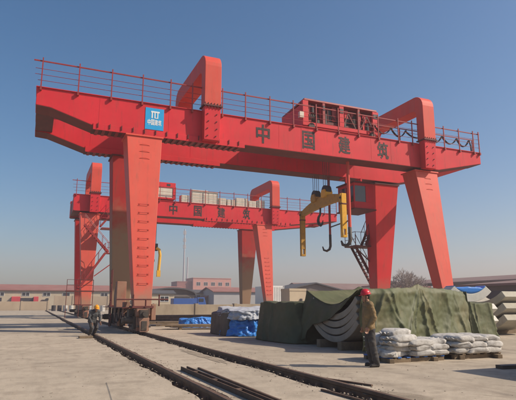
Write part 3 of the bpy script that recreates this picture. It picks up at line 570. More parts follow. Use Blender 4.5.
# red hook bars hanging from the girders, tied by a rod
hbar = empty('hook_bar_frame', (19.3, 30.5, 5.0), 'pair of long red hook bars hanging vertically beside the yellow beam', 'hook bars')
for i, (x, y, zt, zb_, r) in enumerate(((18.72, 28.2, 10.5, 5.1, .11), (19.9, 32.6, 10.6, 5.2, .085))):
    bb = obj('hook_bar', MB().tube([(x, y, zt + .23), (x, y, zb_ + .9)], r, 12), SALMON if i == 0 else RAILRED, hbar, smooth=False)
    obj('bar_hook', MB().tube([(x, y, zb_ + 1.2), (x, y, zb_ + .35), (x - .05, y + .06, zb_ + .12), (x - .2, y + .2, zb_), (x - .36, y + .36, zb_ + .08), (x - .42, y + .42, zb_ + .34)], [r * 1.15, r * 1.15, r * 1.1, r, r * .9, r * .5], 10), GREASE, bb, smooth=True)
obj('tie_rod', MB().tube([(18.72, 28.33, 6.75), (19.9, 32.48, 6.95)], .05, 8), DARK, hbar)
# brace plate under the girder next to the bars
hb2 = obj('hanging_hook', MB().box(12.0, 12.6, 57.5, 58.0, 7.2, 8.0).tube([(12.2, 57.75, 8.0), (12.2, 57.75, 12.72)], .03, 6).tube([(12.4, 57.75, 8.0), (12.4, 57.75, 12.72)], .03, 6), DARK, label='black and yellow hook with a bent yellow arm hanging from the far crane', cat='crane hook')
obj('yellow_arm', MB().tube([(12.4, 57.4, 7.5), (12.75, 57.4, 7.3), (12.85, 57.4, 6.7), (12.75, 57.4, 5.0)], .17, 8).box(12.55, 12.95, 57.25, 57.55, 4.3, 5.0), YELLOW, hb2)
obj('hook', hook(MB(), (12.2, 57.75, 6.4), 1.0, .12), DARK, hb2, smooth=True)

# ---------------------------------------------------------------- loose steel on the yard floor
def bar_thing(p, q, w_, h_, m, label, cat='steel bar', group=None, name='steel_bar'):
    return obj(name, MB().bar(p, q, w_, h_), m, label=label, cat=cat, group=group, bevel=.004)
ch = MB(); ch.bar((3.20, 11.5, .012), (3.26, 4.5, .012), .15, .02).bar((3.135, 11.5, .05), (3.195, 4.5, .05), .02, .07).bar((3.265, 11.5, .05), (3.325, 4.5, .05), .02, .07)
stl = obj('steel_channel', ch, RUST, label='long dark steel channel lying beside the left rail in the foreground', cat='steel channel')
for y in (10.6, 9.4, 8.2, 7.0): obj('spacer', B(3.15, 3.30, y, y + .12, .024, .075), RUST, stl)
bar_thing((3.56, 11.6, .02), (3.50, 5.0, .02), .045, .035, RUST, 'thin rusty flat bar lying right of the dark steel channel')
bar_thing((4.60, 7.95, .02), (4.68, 6.2, .02), .04, .035, RUST, 'short rusty rod on the ground between the rails at the bottom')
bar_thing((5.66, 8.0, .018), (5.2, 9.5, .018), .05, .03, RUST, 'short thin rod lying across the end of the right rail')
def patch(name, pts, m, label=None):
    return obj(name, MB().add([(x, y, .005) for x, y in pts], [tuple(range(len(pts)))]), m, kind='structure')
STAIN = mat('oily_dirt', (0.235, 0.19, 0.14), 0.95, 0.3, 3, ((0.33, 0.275, 0.205), 0.9, 2.5), 0.4, 15)
rn = random.Random(3)
def blobpts(cx, cy, rx, ry, rot=0, n=26, j=.28):
    o = []
    for i in range(n):
        a = 2 * pi * i / n; r = 1 + rn.uniform(-j, j); x, y = rx * r * cos(a), ry * r * sin(a)
        o.append((cx + x * cos(rot) - y * sin(rot), cy + x * sin(rot) + y * cos(rot)))
    return o
patch('dirt_patch', blobpts(4.5, 14.5, .16, 2.0), STAIN)
cp = [(1.40, 10.3), (1.62, 10.52), (1.9, 10.6), (2.2, 10.55), (2.43, 10.62), (2.43, 4), (.9, 4), (1.0, 6.2), (1.16, 7.6), (1.24, 8.4), (1.31, 9.2), (1.36, 9.8)]
obj('concrete_patch', MB().add([(x, y, .010) for x, y in cp] + [(x - (.02 if x < 2 else 0), y, .001) for x, y in cp], [tuple(range(12))] + [(i, (i + 1) % 12, (i + 1) % 12 + 12, i + 12) for i in range(12)]), YARD, kind='structure')
patch('dirt_patch', blobpts(5.45, 7.0, .30, .55, .3), STAIN)
# a broken board with rubble at the bottom edge of the frame

gr = MB(); rg = random.Random(77)
for i in range(2600):
    k = rg.random()
    if k < .42: x = RX0 + rg.choice((-1, 1)) * abs(rg.gauss(.20, .16))
    elif k < .84: x = RX1 + rg.choice((-1, 1)) * abs(rg.gauss(.28, .20))
    else: x = rg.uniform(-3, 9)
    y = 5 + 26 * rg.random() ** 1.6; r_ = rg.uniform(.006, .022) * (1.0 if k < .84 else .8)
    z0 = 0.0 if not (abs(x - RX0) < .16 or abs(x - RX1) < .25) else -.14
    a = rg.uniform(0, pi); c_, s_ = cos(a) * r_ * 1.4, sin(a) * r_ * 1.4
    gr.add([(x - c_, y - s_, z0), (x + s_, y - c_, z0), (x + c_ * .9, y + s_ * .9, z0), (x - s_ * .8, y + c_ * .8, z0), (x + .2 * c_, y + .1 * s_, z0 + r_ * rg.uniform(.5, 1.1))], [(0, 1, 4), (1, 2, 4), (2, 3, 4), (3, 0, 4)])
obj('gravel', gr, mat('dusty_grit', (0.21, 0.172, 0.13), 0.95, 0.35, 9), kind='stuff')
# ---------------------------------------------------------------- tunnel segments and tarpaulins
def segment(cx, cy, x0, x1, zb, half, sag, th, m, label, group, axis='x'):
    R = (half * half + sag * sag) / (2 * sag); a0 = math.asin(half / R); n = 16; o = []; i_ = []
    for k in range(n + 1):
        a = -a0 + 2 * a0 * k / n
        o.append((cy + R * sin(a), zb + R - R * cos(a))); i_.append((cy + (R - th) * sin(a), zb + R - (R - th) * cos(a)))
    mb = MB().strip_x(o, i_, x0, x1)
    if axis == 'y': mb.v = [(cx + (p[1] - cy), cy + (p[0] - (x0 + x1) / 2), p[2]) for p in mb.v]
    s = obj('tunnel_segment', mb, m, bevel=.02, label=label, cat='tunnel segment', group=group)
    return s
GRP = 'curved concrete tunnel segments stacked like bowls'
ordn = ('lowest', 'second lowest', 'third from below', 'topmost')
for k in range(4):
    s = segment(0, 14.9, 9.12, 10.5, .20 + .235 * k, 1.44, .62, .19, SEGGREY, 'grey curved concrete segment, %s in the half uncovered stack behind the red helmet' % ordn[k], GRP)
for i, (y, lb_) in enumerate(((14.3, 'nearer'), (15.6, 'farther'))):
    obj('timber_block', B(8.95, 10.7, y - .12, y + .12, 0.0, .23 + .02), WOOD, bevel=.01, label='squared timber under the half uncovered stack, %s one' % lb_, cat='timber block', group='timbers under the segment stacks')
for i in range(2):
    s = segment(0, 17.9, 16.4, 18.2, .16 + .50 * i, 1.45, .55, .30, SEGPALE, ('pale concrete segment tip right of the small tarpaulin, lower one', 'pale concrete segment tip right of the small tarpaulin, upper one')[i], GRP)
obj('timber_block', B(16.3, 18.3, 17.75, 18.05, 0, .2), WOOD, label='squared timber under the stack beside the small tarpaulin', cat='timber block', group='timbers under the segment stacks')
for i in range(3):
    segment(0, 19.0, 19.75, 21.4, .14 + .52 * i, 1.62, .55, .32, SEG, 'thick concrete segment in the stack at the right edge, %s layer' % ('bottom', 'middle', 'top')[i], GRP)
obj('timber_block', B(19.6, 23.1, 18.8, 19.2, 0, .2), WOOD, label='long timber under the stacks at the right edge', cat='timber block', group='timbers under the segment stacks')

def ridge(u): return exp(-u * u)
def crease(u): return exp(-1.6 * abs(u) ** .85)
def fbm(x, y, z=0.0, o=4):
    v = 0; a = .5
    for _ in range(o): v += a * noise.noise((x, y, z)); x *= 2.03; y *= 2.03; z *= 2.03; a *= .5
    return v
# big tarpaulin over the segment row (axis along X)
TX0, TX1, TY0, TY1 = 9.15, 15.25, 13.18, 16.78
def skew(x): return .40 * max(0, x - 10.2) * (1 - .25 * max(0, min(1, (10.9 - x) / .7)))
rf = random.Random(21)
folds = []
for i in range(22):
    x = rf.uniform(TX0 - .4, TX1 + .4); folds.append((x, rf.uniform(-1.1, 1.1), rf.uniform(.07, .32), rf.uniform(-.07, .10)))
for x, s_, w_, a in ((11.9, -.9, .10, .16), (11.9, -.45, .08, .14), (11.9, .15, .09, .15), (11.9, .7, .1, .14), (9.9, -.5, .09, .12), (10.1, .5, .1, .12), (14.2, -.6, .1, .10), (14.2, .35, .12, .12)): folds.append((x, s_, w_, a))
def tarp_top(x):
    return 1.96 + .05 * sin(x * 1.1 + .6) + .05 * fbm(x * .9, 3.1) + .12 * ridge((x - 11.9) / .25)
def tarp_pt(u, v):
    x, y, z = tarp_pt0(u, v); return (x, y + skew(x), z)
def tarp_pt0(u, v):
    x = TX0 + (TX1 - TX0) * v; zt = tarp_top(x)
    if u < .42:                       # front curtain
        k = u / .42; z = .06 + .05 * fbm(x * 3, 1.7) + (zt - .06) * k
        y = TY0 - .10 * (1 - k) ** 1.5 + .04 * sin(k * pi)
        f = sum(a * 1.25 * crease((x - fx - s_ * (zt - z) * .8) / (w_ * (.6 + 1.1 * (1 - k)))) for fx, s_, w_, a in folds)
        y -= f * (.35 + .65 * (1 - k)) * (1 - ridge((k - 1) / .06) * .5) + .26 * fbm(x * .7, z * .9, 5) + .035 * fbm(x * 4, z * 4, 2)
        if k > .9: y += (k - .9) * 1.2; z -= (k - .9) ** 2 * 3
        return (x, y, z)
    if u < .72:                       # sagging top
        k = (u - .42) / .30; y = TY0 + .12 + (TY1 - TY0 - .2) * k
        z = zt - .03 - .48 * (4 * k * (1 - k)) ** 1.2 * (1 if x < 14 else 1 - (x - 14) / 3) + .05 * fbm(x * 1.7, y * 1.7, 8) + .03 * ridge((k - .3 - .1 * sin(x * 2)) / .04)
        return (x, y, z)
    k = (u - .72) / .28; z = (zt + .02) * (1 - k) + .08 * k
    return (x, TY1 - .05 + .14 * k + .06 * fbm(x * 2, z * 2, 3), z)
big = obj('tarpaulin', MB().grid(tarp_pt, 110, 190), TARP, smooth=True, solid=.012, label='large olive tarpaulin draped over the long segment row behind the person in the red helmet', cat='tarpaulin', group='tarpaulins over the stacked goods')
# left edge strip that hangs loose, and the flap over the open end, its shade put into the colour
def edge_pt(u, v):
    z = .06 + 1.80 * u; x = TX0 - .02 + .05 * sin(u * 7) - .16 * v * (1 - u) ** .7; y = TY0 - .12 * (1 - u) - .02 + .10 * v + .05 * sin(u * 9 + v * 4)
    return (x, y, z)
obj('hanging_edge', MB().grid(edge_pt, 40, 8), TARP, big, smooth=True, solid=.012)
def sag_z(y): 
    k = min(1, max(0, (y - TY0 - .12) / (TY1 - TY0 - .2))); return tarp_top(TX0) - .02 - .48 * (4 * k * (1 - k)) ** 1.2
def flap_low(y):
    pts = [(13.45, 1.86), (13.8, 1.62), (14.3, 1.28), (14.9, .98), (15.5, .80), (16.1, .72), (16.4, .50), (16.6, .22), (17.0, .10)]
    for (a, za), (b_, zb_) in zip(pts, pts[1:]):
        if y <= b_: return za + (zb_ - za) * (y - a) / (b_ - a)
    return .1
def flap_pt(u, v):
    y = 13.45 + (16.95 - 13.45) * u; zt = sag_z(y) if y < 16.7 else 1.9 - (y - 16.7) * 1.5; zl = min(flap_low(y), zt - .01); z = zl + (zt - zl) * v
    x = TX0 - .06 - .10 * (1 - v) * u - .10 * fbm(y * 1.6 + z, z * .9 - y * .8, 4) - .05 * sin((y + z * .9) * 9) * (1 - v * .6) * .6
    return (x + (.1 * v ** 6), y, z)
obj('end_flap', MB().grid(flap_pt, 70, 40), TARP_SHADE, big, smooth=True, solid=.012)
def right_end(u, v):
    y = TY0 + (TY1 - TY0) * u; z = .06 + (tarp_top(TX1) - .1) * v
    return (TX1 + .22 * (1 - v) + .08 * sin(y * 5 + z) * (1 - v) + .06 * fbm(y * 2, z * 2, 9), y + skew(TX1), z)
obj('end_flap', MB().grid(right_end, 40, 24), TARP, big, smooth=True, solid=.012)

def mound(name, cx, cy, lx, ly, h, m, seed, label, rot=0.0, ex=5.0, fold=.07, nf=34, top_var=.08, group='tarpaulins over the stacked goods', parent=None, zlo=0.02, grow=0.0, slope=0.0, slopey=0.0, a0=0, a1=2 * pi, solid=.012, crumple=0.0):
    r_ = random.Random(seed); fl = [(r_.uniform(0, 2 * pi), r_.uniform(.03, .14), r_.uniform(-fold * .6, fold * 1.3), r_.uniform(-.35, .35)) for _ in range(nf)]
    def pt(u, v):
        a = a0 + (a1 - a0) * u; c, s_ = cos(a), sin(a); q = (abs(c) ** ex + abs(s_) ** ex) ** (-1 / ex)
        if v < .62: k = v / .62; rr = 1.0 + .07 * (1 - k) ** 1.5; z = zlo + (h * .97 - zlo) * k
        elif v < .74: k = (v - .62) / .12; rr = 1.0 - .09 * k * k; z = h * (.97 + .03 * k)
        else: k = (v - .74) / .26; rr = .91 * (1 - k); z = h
        f = 0
        for fa, fw, am, sl_ in fl:
            d = (a - fa - sl_ * z / h + pi) % (2 * pi) - pi; f += am * 1.2 * crease(d / (fw * (1.4 - .7 * min(1, z / h))))
        side = max(0, 1 - v / .72)
        x, y = (lx / 2 + grow) * q * c * rr, (ly / 2 + grow) * q * s_ * rr
        f = f * (.25 + .75 * side) * (1 if v < .72 else 0) + .10 * fbm(x * 1.2 + seed, y * 1.2, z * 1.2)
        if crumple: f -= crumple * abs(fbm(x * 2.3 + seed, y * 2.3, z * 3.1, 5)) * 2.2 * min(1, side * 4)
        L_ = hypot(x, y) or 1; x += f * x / L_; y += f * y / L_
        z = z + (top_var * 2 * fbm(x * 1.1 + seed, y * 1.1, 2.2) + slope * x + slopey * y) * min(1, z / h)
        if v == 0: z = zlo
        if zlo > .1: z += .30 * fbm(a * 2.2 + seed, 7.7) * max(0, 1 - v / .6)
        X, Y = x * cos(rot) - y * sin(rot), x * sin(rot) + y * cos(rot)
        return (cx + X, cy + Y, max(z, .012))
    return obj(name, MB().grid(pt, 240, 60), m, parent, smooth=True, solid=solid, label=label, cat=None if parent else 'tarpaulin', group=None if parent else group)
mound('tarpaulin', 10.15, 18.6, 3.1, 3.3, 1.47, TARP_SHADE, 4, 'low shade-darkened olive tarpaulin pile between the blue tarpaulin and the half uncovered stack', fold=.09, nf=44)
mound('tarpaulin', 16.95, 17.9, 1.9, 3.35, 1.46, TARP, 9, 'small olive tarpaulin with deep diagonal folds at the right of the long one', fold=.16, nf=30, ex=6)
bt = mound('tarpaulin', 9.75, 23.0, 2.7, 3.0, 1.16, BLUET, 15, 'crumpled bright blue tarpaulin over a low pile with a grey sheet on top', fold=.20, nf=60, ex=7, slopey=.06, top_var=.10, crumple=.22)
mound('grey_sheet', 9.75, 23.0, 2.7, 3.0, 1.195, GREYT, 15, None, fold=.17, nf=60, parent=bt, zlo=.80, grow=.05, ex=7, slopey=.06, top_var=.10, crumple=.22)
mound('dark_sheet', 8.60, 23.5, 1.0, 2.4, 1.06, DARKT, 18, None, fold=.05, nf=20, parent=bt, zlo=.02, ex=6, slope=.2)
mound('tarpaulin', 9.4, 31.0, 2.2, 1.2, .55, BLUET, 23, 'small flat blue tarpaulin lying among the steel bars', fold=.10, nf=30, top_var=.15, crumple=.12)
# white curved segment with a blue cover lying on the far stack
bs = segment(18.32, 18.3, 0, .8, 1.50, 1.04, .46, .36, SEGPALE, 'white curved segment with a blue sheet in its hollow above the small tarpaulin', GRP, axis='y')
bs.rotation_euler = (0, 0, radians(-14))
def bsheet(u, v):
    x = -.76 + 1.52 * u; y = -.385 + .77 * min(1, max(0, (v - .12) / .76)); zi = 1.5 + 1.405 - sqrt(max(.01, 1.045 ** 2 - x * x)) + .01
    zt = max(zi + .02, 2.10 + .07 * sin(u * pi) + .05 * fbm(x * 3, v * 3, 1)); k = min(1, v / .12, (1 - v) / .12)
    return (18.32 + x, 18.3 + y, zi + (zt - zi) * k)
obj('blue_sheet', MB().grid(bsheet, 40, 24), BLUET, bs, smooth=True, solid=.015)
obj('timber_block', B(17.7, 18.15, 18.0, 18.5, .97, 1.505), WOOD, label='timber stack under the white curved segment with the blue sheet', cat='timber block', group='timbers under the segment stacks')

# ---------------------------------------------------------------- sacks on pallets
def sack(c, L_, W_, H_, rot, seed, label, group):
    r_ = random.Random(seed); tl = r_.uniform(-.07, .07); dl = r_.uniform(-.06, .04); r0_ = r_.uniform(0, 1.5); k1_ = r_.uniform(-1.2, 1.2); L_ *= r_.uniform(.9, 1.08); W_ *= r_.uniform(.94, 1.08)
    def pt(u, v):
        a = 2 * pi * u; b_ = -pi / 2 + pi * v
        def sp(t, e): return (abs(t) ** e) * (1 if t >= 0 else -1)
        x = L_ / 2 * sp(cos(b_), .38) * sp(cos(a), .36); y = W_ / 2 * sp(cos(b_), .38) * sp(sin(a), .5); z = H_ / 2 * sp(sin(b_), .75)
        e = (abs(x) / (L_ / 2)) ** 4 * (abs(y) / (W_ / 2)) ** 2
        z *= 1 - .45 * (abs(x) / (L_ / 2)) ** 3
        n = .040 * fbm(x * 4 + seed * 3.1, y * 4, z * 5) * 2 + .022 * fbm(x * 13 + seed, y * 13, z * 9) + .02 * sin(x * 16 + seed) * (abs(z) / H_) 
        x += n + .03 * e; y += n; z += n * .7 + tl * x + dl * x * x * 2
        z += -.05 * H_ * 2 * (abs(x) / L_ * 2) ** 2 * r0_ + .012 * abs(sin((x + y * k1_) * 11 + seed)) * (1 if z > 0 else -1); z = max(-H_ * .46, min(H_ * .50, z))
        X, Y = x * cos(rot) - y * sin(rot), x * sin(rot) + y * cos(rot)
        return (c[0] + X, c[1] + Y, c[2] + H_ / 2 + z)
    s = obj('sack', MB().grid(pt, 48, 24), SACK, smooth=True, label=label, cat='sack', group=group)
    ca, sa = cos(rot), sin(rot)
    for q in (-1, 1):                # stitched seam tuft at each end
        def sp2(u, v, q=q):
            x = q * (L_ / 2 - .015 + .05 * v); y = (u - .5) * W_ * .62; z = H_ * .5 + .012 * sin(u * 14 + seed) + .02 * fbm(u * 4, seed) * 4 + q * tl * L_ / 2
            return (c[0] + x * ca - y * sa, c[1] + x * sa + y * ca, c[2] + z)
        obj('seam', MB().grid(sp2, 10, 2), SACK, s, solid=.012)
    return s
def pallet(cx, cy, lx, ly, m, label):
    p = empty('pallet', (cx, cy, 0), label, 'pallet', 'pallets under the sacks')
    for y in (-ly / 2 + .08, 0, ly / 2 - .08): obj('bearer', B(cx - lx / 2, cx + lx / 2, cy + y - .06, cy + y + .06, 0, .10), WOOD, p, bevel=.006)
    n = 7
    for i in range(n):
        x = cx - lx / 2 + .06 + (lx - .12) * i / (n - 1); obj('deck_board', B(x - .055, x + .055, cy - ly / 2, cy + ly / 2, .102, .127), m, p, bevel=.003)
    return p
pallet(9.05, 11.35, 1.75, 1.1, BLUEW, 'blue pallet under the sacks beside the person in the red helmet')
pallet(11.1, 11.35, 1.65, 1.1, WOOD, 'wooden pallet under the neat three layer sack pile')
for i, (x, y, r_) in enumerate(((8.2, 10.72, .9), (9.55, 10.70, .95))):
    obj('timber_runner', MB().bar((x, y, .05), (x + .12, y + .55, .05), .13, .1), WOOD, bevel=.01, label=('short timber poking out at the left front of the blue pallet', 'short timber poking out at the right front of the blue pallet')[i], cat='timber block', group='timbers under the pallets')
for i, (x, y) in enumerate(((10.45, 10.72), (11.6, 10.55))):
    obj('timber_runner', MB().bar((x, y, .05), (x + .15, y + .6, .05), .14, .1), WOOD, bevel=.01, label=('short timber poking out at the left front of the neat sack pile', 'short timber poking out at the right front of the neat sack pile')[i], cat='timber block', group='timbers under the pallets')
SG = 'white woven sacks piled on pallets'
lay = ('bottom', 'second', 'third', 'fourth', 'fifth')
n_ = 0
# loose pile on the blue pallet: a tall left column, two lower columns
for col, (x, y, nl, nm) in enumerate(((8.50, 11.05, 4, 'tall left column'), (9.20, 11.0, 3, 'middle column'), (9.72, 11.05, 3, 'right column'))):
    for k in range(nl):
        jx, jy, jr = rf.uniform(-.05, .05), rf.uniform(-.05, .05), rf.uniform(-.16, .16)
        sack((x + jx + (.06 * k if col == 0 else 0), y + jy, .125 + .125 * k), .90 if col == 0 else .76, .56, .175, jr + (.12 if col == 0 else 0), 30 + n_, 'white sack on the blue pallet, front %s, %s layer' % (nm, lay[k]), SG); n_ += 1
    for k in range(nl):
        jx, jy, jr = rf.uniform(-.05, .05), rf.uniform(-.05, .05), rf.uniform(-.16, .16)
        sack((x + jx + .1, y + .52 + jy, .125 + .125 * k), .88 if col == 0 else .76, .56, .175, jr, 30 + n_, 'white sack on the blue pallet, rear %s, %s layer' % (nm, lay[k]), SG); n_ += 1
sack((8.62, 11.1, .125 + .5), .80, .52, .19, .1, 77, 'white sack crowning the tall left column next to the red helmet person', SG)
sack((8.28, 10.98, .125), .5, .42, .2, 1.2, 78, 'white sack slumped at the left foot of the blue pallet pile', SG)
# neat pile on the second pallet
for k in range(3):
    for col, nm in enumerate(('left', 'middle', 'right')):
        for row, rnm in enumerate(('front', 'rear')):
            jx, jy, jr = rf.uniform(-.03, .03), rf.uniform(-.04, .04), rf.uniform(-.1, .1)
            sack((10.58 + .50 * col + jx + .03 * k, 11.02 + .56 * row + jy, .125 + .148 * k), .70, .60, .185, jr, 130 + n_, 'white sack in the neat pile, %s row, %s column, %s layer' % (rnm, nm, lay[k]), SG); n_ += 1

# ---------------------------------------------------------------- people
SKIN = mat('skin', (0.36, 0.19, 0.125), 0.55, 0.1, 12, coords='obj')
HAIR = mat('black_hair', (0.012, 0.010, 0.009), 0.5, 0.2, 30, coords='obj')
JACKET = mat('tan_work_jacket', (0.225, 0.150, 0.070), 0.85, 0.18, 5, ((0.12, 0.085, 0.05), 0.6, 4), 0.3, 40, coords='obj')
TROUSER = mat('grey_work_trousers', (0.060, 0.055, 0.052), 0.9, 0.2, 6, ((0.13, 0.11, 0.09), 0.5, 5), 0.3, 40, coords='obj')
DARKJ = mat('dark_grey_jacket', (0.055, 0.058, 0.062), 0.85, 0.2, 6, ((0.1, 0.09, 0.08), 0.5, 5), 0.3, 40, coords='obj')
SHOE = mat('dusty_shoe', (0.055, 0.048, 0.042), 0.8, 0.3, 10, coords='obj')
REDH = mat('red_helmet_plastic', (0.52, 0.02, 0.035), 0.3, 0.05, 5, coords='obj')
YELH = mat('yellow_helmet_plastic', (0.80, 0.33, 0.02), 0.35, 0.05, 5, coords='obj')
def blob(name, prims, voxel, m, parent, smooth_it=6, wrinkle=None, cut=None):
    """closed capsules and ellipsoids fused into one continuous skin by a voxel remesh."""
    mb = MB()
    for p in prims:
        if p[0] == 'c':
            a, b_, r0, r1 = Vector(p[1]), Vector(p[2]), p[3], p[4]; n = 5; pts = []; rs = []
            d = (b_ - a).normalized()
            for i in range(n): t = pi / 2 * i / n; pts.append(a - d * r0 * cos(t)); rs.append(max(.0008, r0 * sin(t)))
            pts.append(a); rs.append(r0); pts.append(b_); rs.append(r1)
            for i in range(1, n + 1): t = pi / 2 * i / n; pts.append(b_ + d * r1 * sin(t)); rs.append(max(.0008, r1 * cos(t)))
            mb.tube(pts, rs, 14)
        else: mb.ball(p[1], p[2], 20, 14)
    me = bpy.data.meshes.new(name); me.from_pydata(mb.v, [], mb.f)
    bm = bmesh.new(); bm.from_mesh(me); bmesh.ops.recalc_face_normals(bm, faces=bm.faces); bm.to_mesh(me); bm.free()
    o = bpy.data.objects.new(name, me); COL.objects.link(o)
    r_ = o.modifiers.new('r', 'REMESH'); r_.mode = 'VOXEL'; r_.voxel_size = voxel
    s_ = o.modifiers.new('s', 'SMOOTH'); s_.iterations = smooth_it; s_.factor = .5
    em = eval_mesh(o); COL.objects.unlink(o); bpy.data.objects.remove(o); bpy.data.meshes.remove(me)
    if wrinkle:
        am, sc = wrinkle
        em.update(); nr = [v.normal.copy() for v in em.vertices]
        for v, n in zip(em.vertices, nr):
            c = v.co; v.co = c + n * am * (fbm(c.x * sc, c.y * sc, c.z * sc * 1.7, 3) * 1.6 + .5 * sin(c.z * 42 + 5 * noise.noise((c.x * 6, c.y * 6, c.z * 4))) * noise.noise((c.x * 7 + 3, c.y * 7, c.z * 5)))
    em.name = name; em.materials.clear(); em.materials.append(m); em.polygons.foreach_set('use_smooth', [True] * len(em.polygons))
    q = bpy.data.objects.new(name, em); COL.objects.link(q); q.parent = parent
    return q
def lobj(name, mb, m, parent, smooth=True):
    me = bpy.data.meshes.new(name); me.from_pydata(mb.v, [], mb.f); me.materials.append(m)
    bm = bmesh.new(); bm.from_mesh(me); bmesh.ops.recalc_face_normals(bm, faces=bm.faces); bm.to_mesh(me); bm.free()
    me.polygons.foreach_set('use_smooth', [smooth] * len(me.polygons))
    o = bpy.data.objects.new(name, me); COL.objects.link(o); o.parent = parent; return o
def hand(w_, d, side):
    """palm, four bent fingers of unequal length and a thumb off the side of the palm; d = arm direction, fingers curl forward (-Y)."""
    w_ = Vector(w_); d = Vector(d).normalized(); fwd = Vector((0, -1, 0)); fwd = (fwd - d * fwd.dot(d)).normalized(); lat = d.cross(fwd)
    P = [('c', w_, w_ + d * .045, .026, .034), ('c', w_ + d * .05 + fwd * .02, w_ + d * .085 + fwd * .026, .017, .016), ('c', w_ + d * .05 - fwd * .02, w_ + d * .085 - fwd * .024, .017, .016)]
    inn = lat * (-side)
    for i, (off, ln) in enumerate(((.034, .075), (.012, .085), (-.011, .08), (-.032, .062))):
        b0 = w_ + d * .085 + fwd * off; b1 = b0 + d * ln * .5 + inn * .006; b2 = b1 + d * ln * .3 + inn * .022; b3 = b2 + d * ln * .1 + inn * .022
        P += [('c', b0, b1, .0098, .009), ('c', b1, b2, .009, .0085), ('c', b2, b3, .0085, .007)]
    t0 = w_ + d * .02 + fwd * .022; t1 = t0 + d * .03 + fwd * .03; t2 = t1 + d * .035 + fwd * .008
    return P + [('c', t0, t1, .013, .011), ('c', t1, t2, .011, .008)]
def person(loc, face_dir, label, jm, tm, hm, P):
    """P holds the joints in metres; the figure looks along -Y before being turned."""
    root = empty('person', (*loc, 0), label, 'person', 'people at work in the yard')
    root.rotation_euler = (0, 0, atan2(face_dir[0], -face_dir[1]))
    hip, chest, neck, head = [Vector(P[k]) for k in ('hip', 'chest', 'neck', 'head')]
    f = Vector(P.get('look', (0, -1, -.05))).normalized(); up = (Vector((0, 0, 1)) - f * f.z).normalized(); rt = f.cross(up)
    body = [('c', hip, chest + Vector((0, .02, -.06)), .085, .08), ('c', chest + Vector((0, .02, -.06)), neck, .08, .05), ('c', neck, head - up * .02, .052, .056)]
    def H(a, b_, c): return head + rt * a + f * b_ + up * c
    body += [('e', H(0, -.012, .03), (.073, .086, .092)), ('e', H(0, .02, -.045), (.054, .058, .062)), ('c', H(0, .066, -.005), H(0, .094, -.036), .009, .014), ('c', H(0, .05, -.10), H(0, .062, -.095), .026, .022),
             ('c', H(-.018, .076, -.062), H(.018, .076, -.062), .008, .008), ('c', H(-.02, .074, -.077), H(.02, .074, -.077), .008, .008), ('c', H(-.05, .062, .012), H(.05, .062, .012), .012, .012),
             ('e', H(-.077, -.005, -.015), (.011, .021, .032)), ('e', H(.077, -.005, -.015), (.011, .021, .032))]
    jk = [('e', chest + Vector((0, 0, .02)), (.185, .125, .17)), ('c', hip + Vector((-.055, 0, .04)), chest + Vector((-.07, 0, -.02)), .135, .125), ('c', hip + Vector((.055, 0, .04)), chest + Vector((.07, 0, -.02)), .135, .125), ('c', hip + Vector((-.06, 0, -.04)), hip + Vector((.06, 0, -.04)), .142, .142)]
    sleeves = []
    for s_ in (-1, 1):
        k = 'L' if s_ < 0 else 'R'; sh, el, wr = [Vector(p) for p in P['arm' + k]]; hp, kn, an = [Vector(p) for p in P['leg' + k]]
        body += [('c', sh, el, .05, .042), ('c', el, wr, .042, .028), ('c', chest + Vector((0, .01, .08)), sh, .055, .05)] + hand(wr, wr - el, s_)
        toe = an + Vector((s_ * .03, -.15, -an.z + .035))
        body += [('c', hip, hp, .085, .075), ('c', hp, kn, .072, .050), ('c', kn, an, .052, .036), ('c', an, toe, .036, .028)]
        jk += [('c', sh, el, .074, .064), ('c', el, wr - (wr - el).normalized() * .02, .063, .05), ('c', chest + Vector((0, 0, .10)), sh, .10, .082)]
    blob('body', body, .0065, SKIN, root, 3)
    jl = blob('jacket', jk, .012, jm, root, 5, (.020, 5))
    tr = [('c', hip + Vector((-.05, 0, .0)), hip + Vector((.05, 0, .0)), .13, .13)]
    for s_ in (-1, 1):
        hp, kn, an = [Vector(p) for p in P['leg' + ('L' if s_ < 0 else 'R')]]
        tr += [('c', hip + Vector((s_ * .05, 0, -.02)), hp, .12, .105), ('c', hp, kn, .105, .083), ('c', kn, an + Vector((0, 0, .02)), .082, .078)]
    blob('trousers', tr, .012, tm, root, 5, (.020, 5))
    for s_ in (-1, 1):
        an = Vector(P['leg' + ('L' if s_ < 0 else 'R')][2]); sd = s_ * .03
        blob('shoe', [('c', (an.x, an.y + .03, .05), (an.x + sd, an.y - .13, .042), .046, .045), ('c', (an.x, an.y, an.z), (an.x, an.y + .02, .06), .046, .045), ('c', (an.x, an.y + .03, .02), (an.x + sd, an.y - .15, .02), .03, .03)], .009, SHOE, root, 4)
    # collar, hair and helmet
    lobj('collar', MB().tube([neck + Vector((0, .0, -.03)), neck + Vector((0, -.005, .035))], [.085, .075], 18), jm, root)
    hair = MB(); c0 = head + f * -.012 + up * .03
    blob('hair', [('e', H(0, -.03, .015), (.080, .078, .085)), ('e', H(0, -.05, -.03), (.062, .045, .05))], .008, HAIR, root, 3)
    hel = MB(); n = 28; rings = 9; vs = []
    for j in range(rings + 1):
        b_ = pi / 2 * j / rings
        for i in range(n):
            a = 2 * pi * i / n; rx, ry, rz = .100, .122, .112
            vs.append(H(rx * cos(b_) * cos(a), -.008 + ry * cos(b_) * sin(a), .062 + rz * sin(b_) + (.010 if abs(cos(a) * cos(b_)) < .16 else 0)))
    fs = [(j * n + i, j * n + (i + 1) % n, (j + 1) * n + (i + 1) % n, (j + 1) * n + i) for j in range(rings) for i in range(n)]
    hel.add(vs, fs)
    br = []
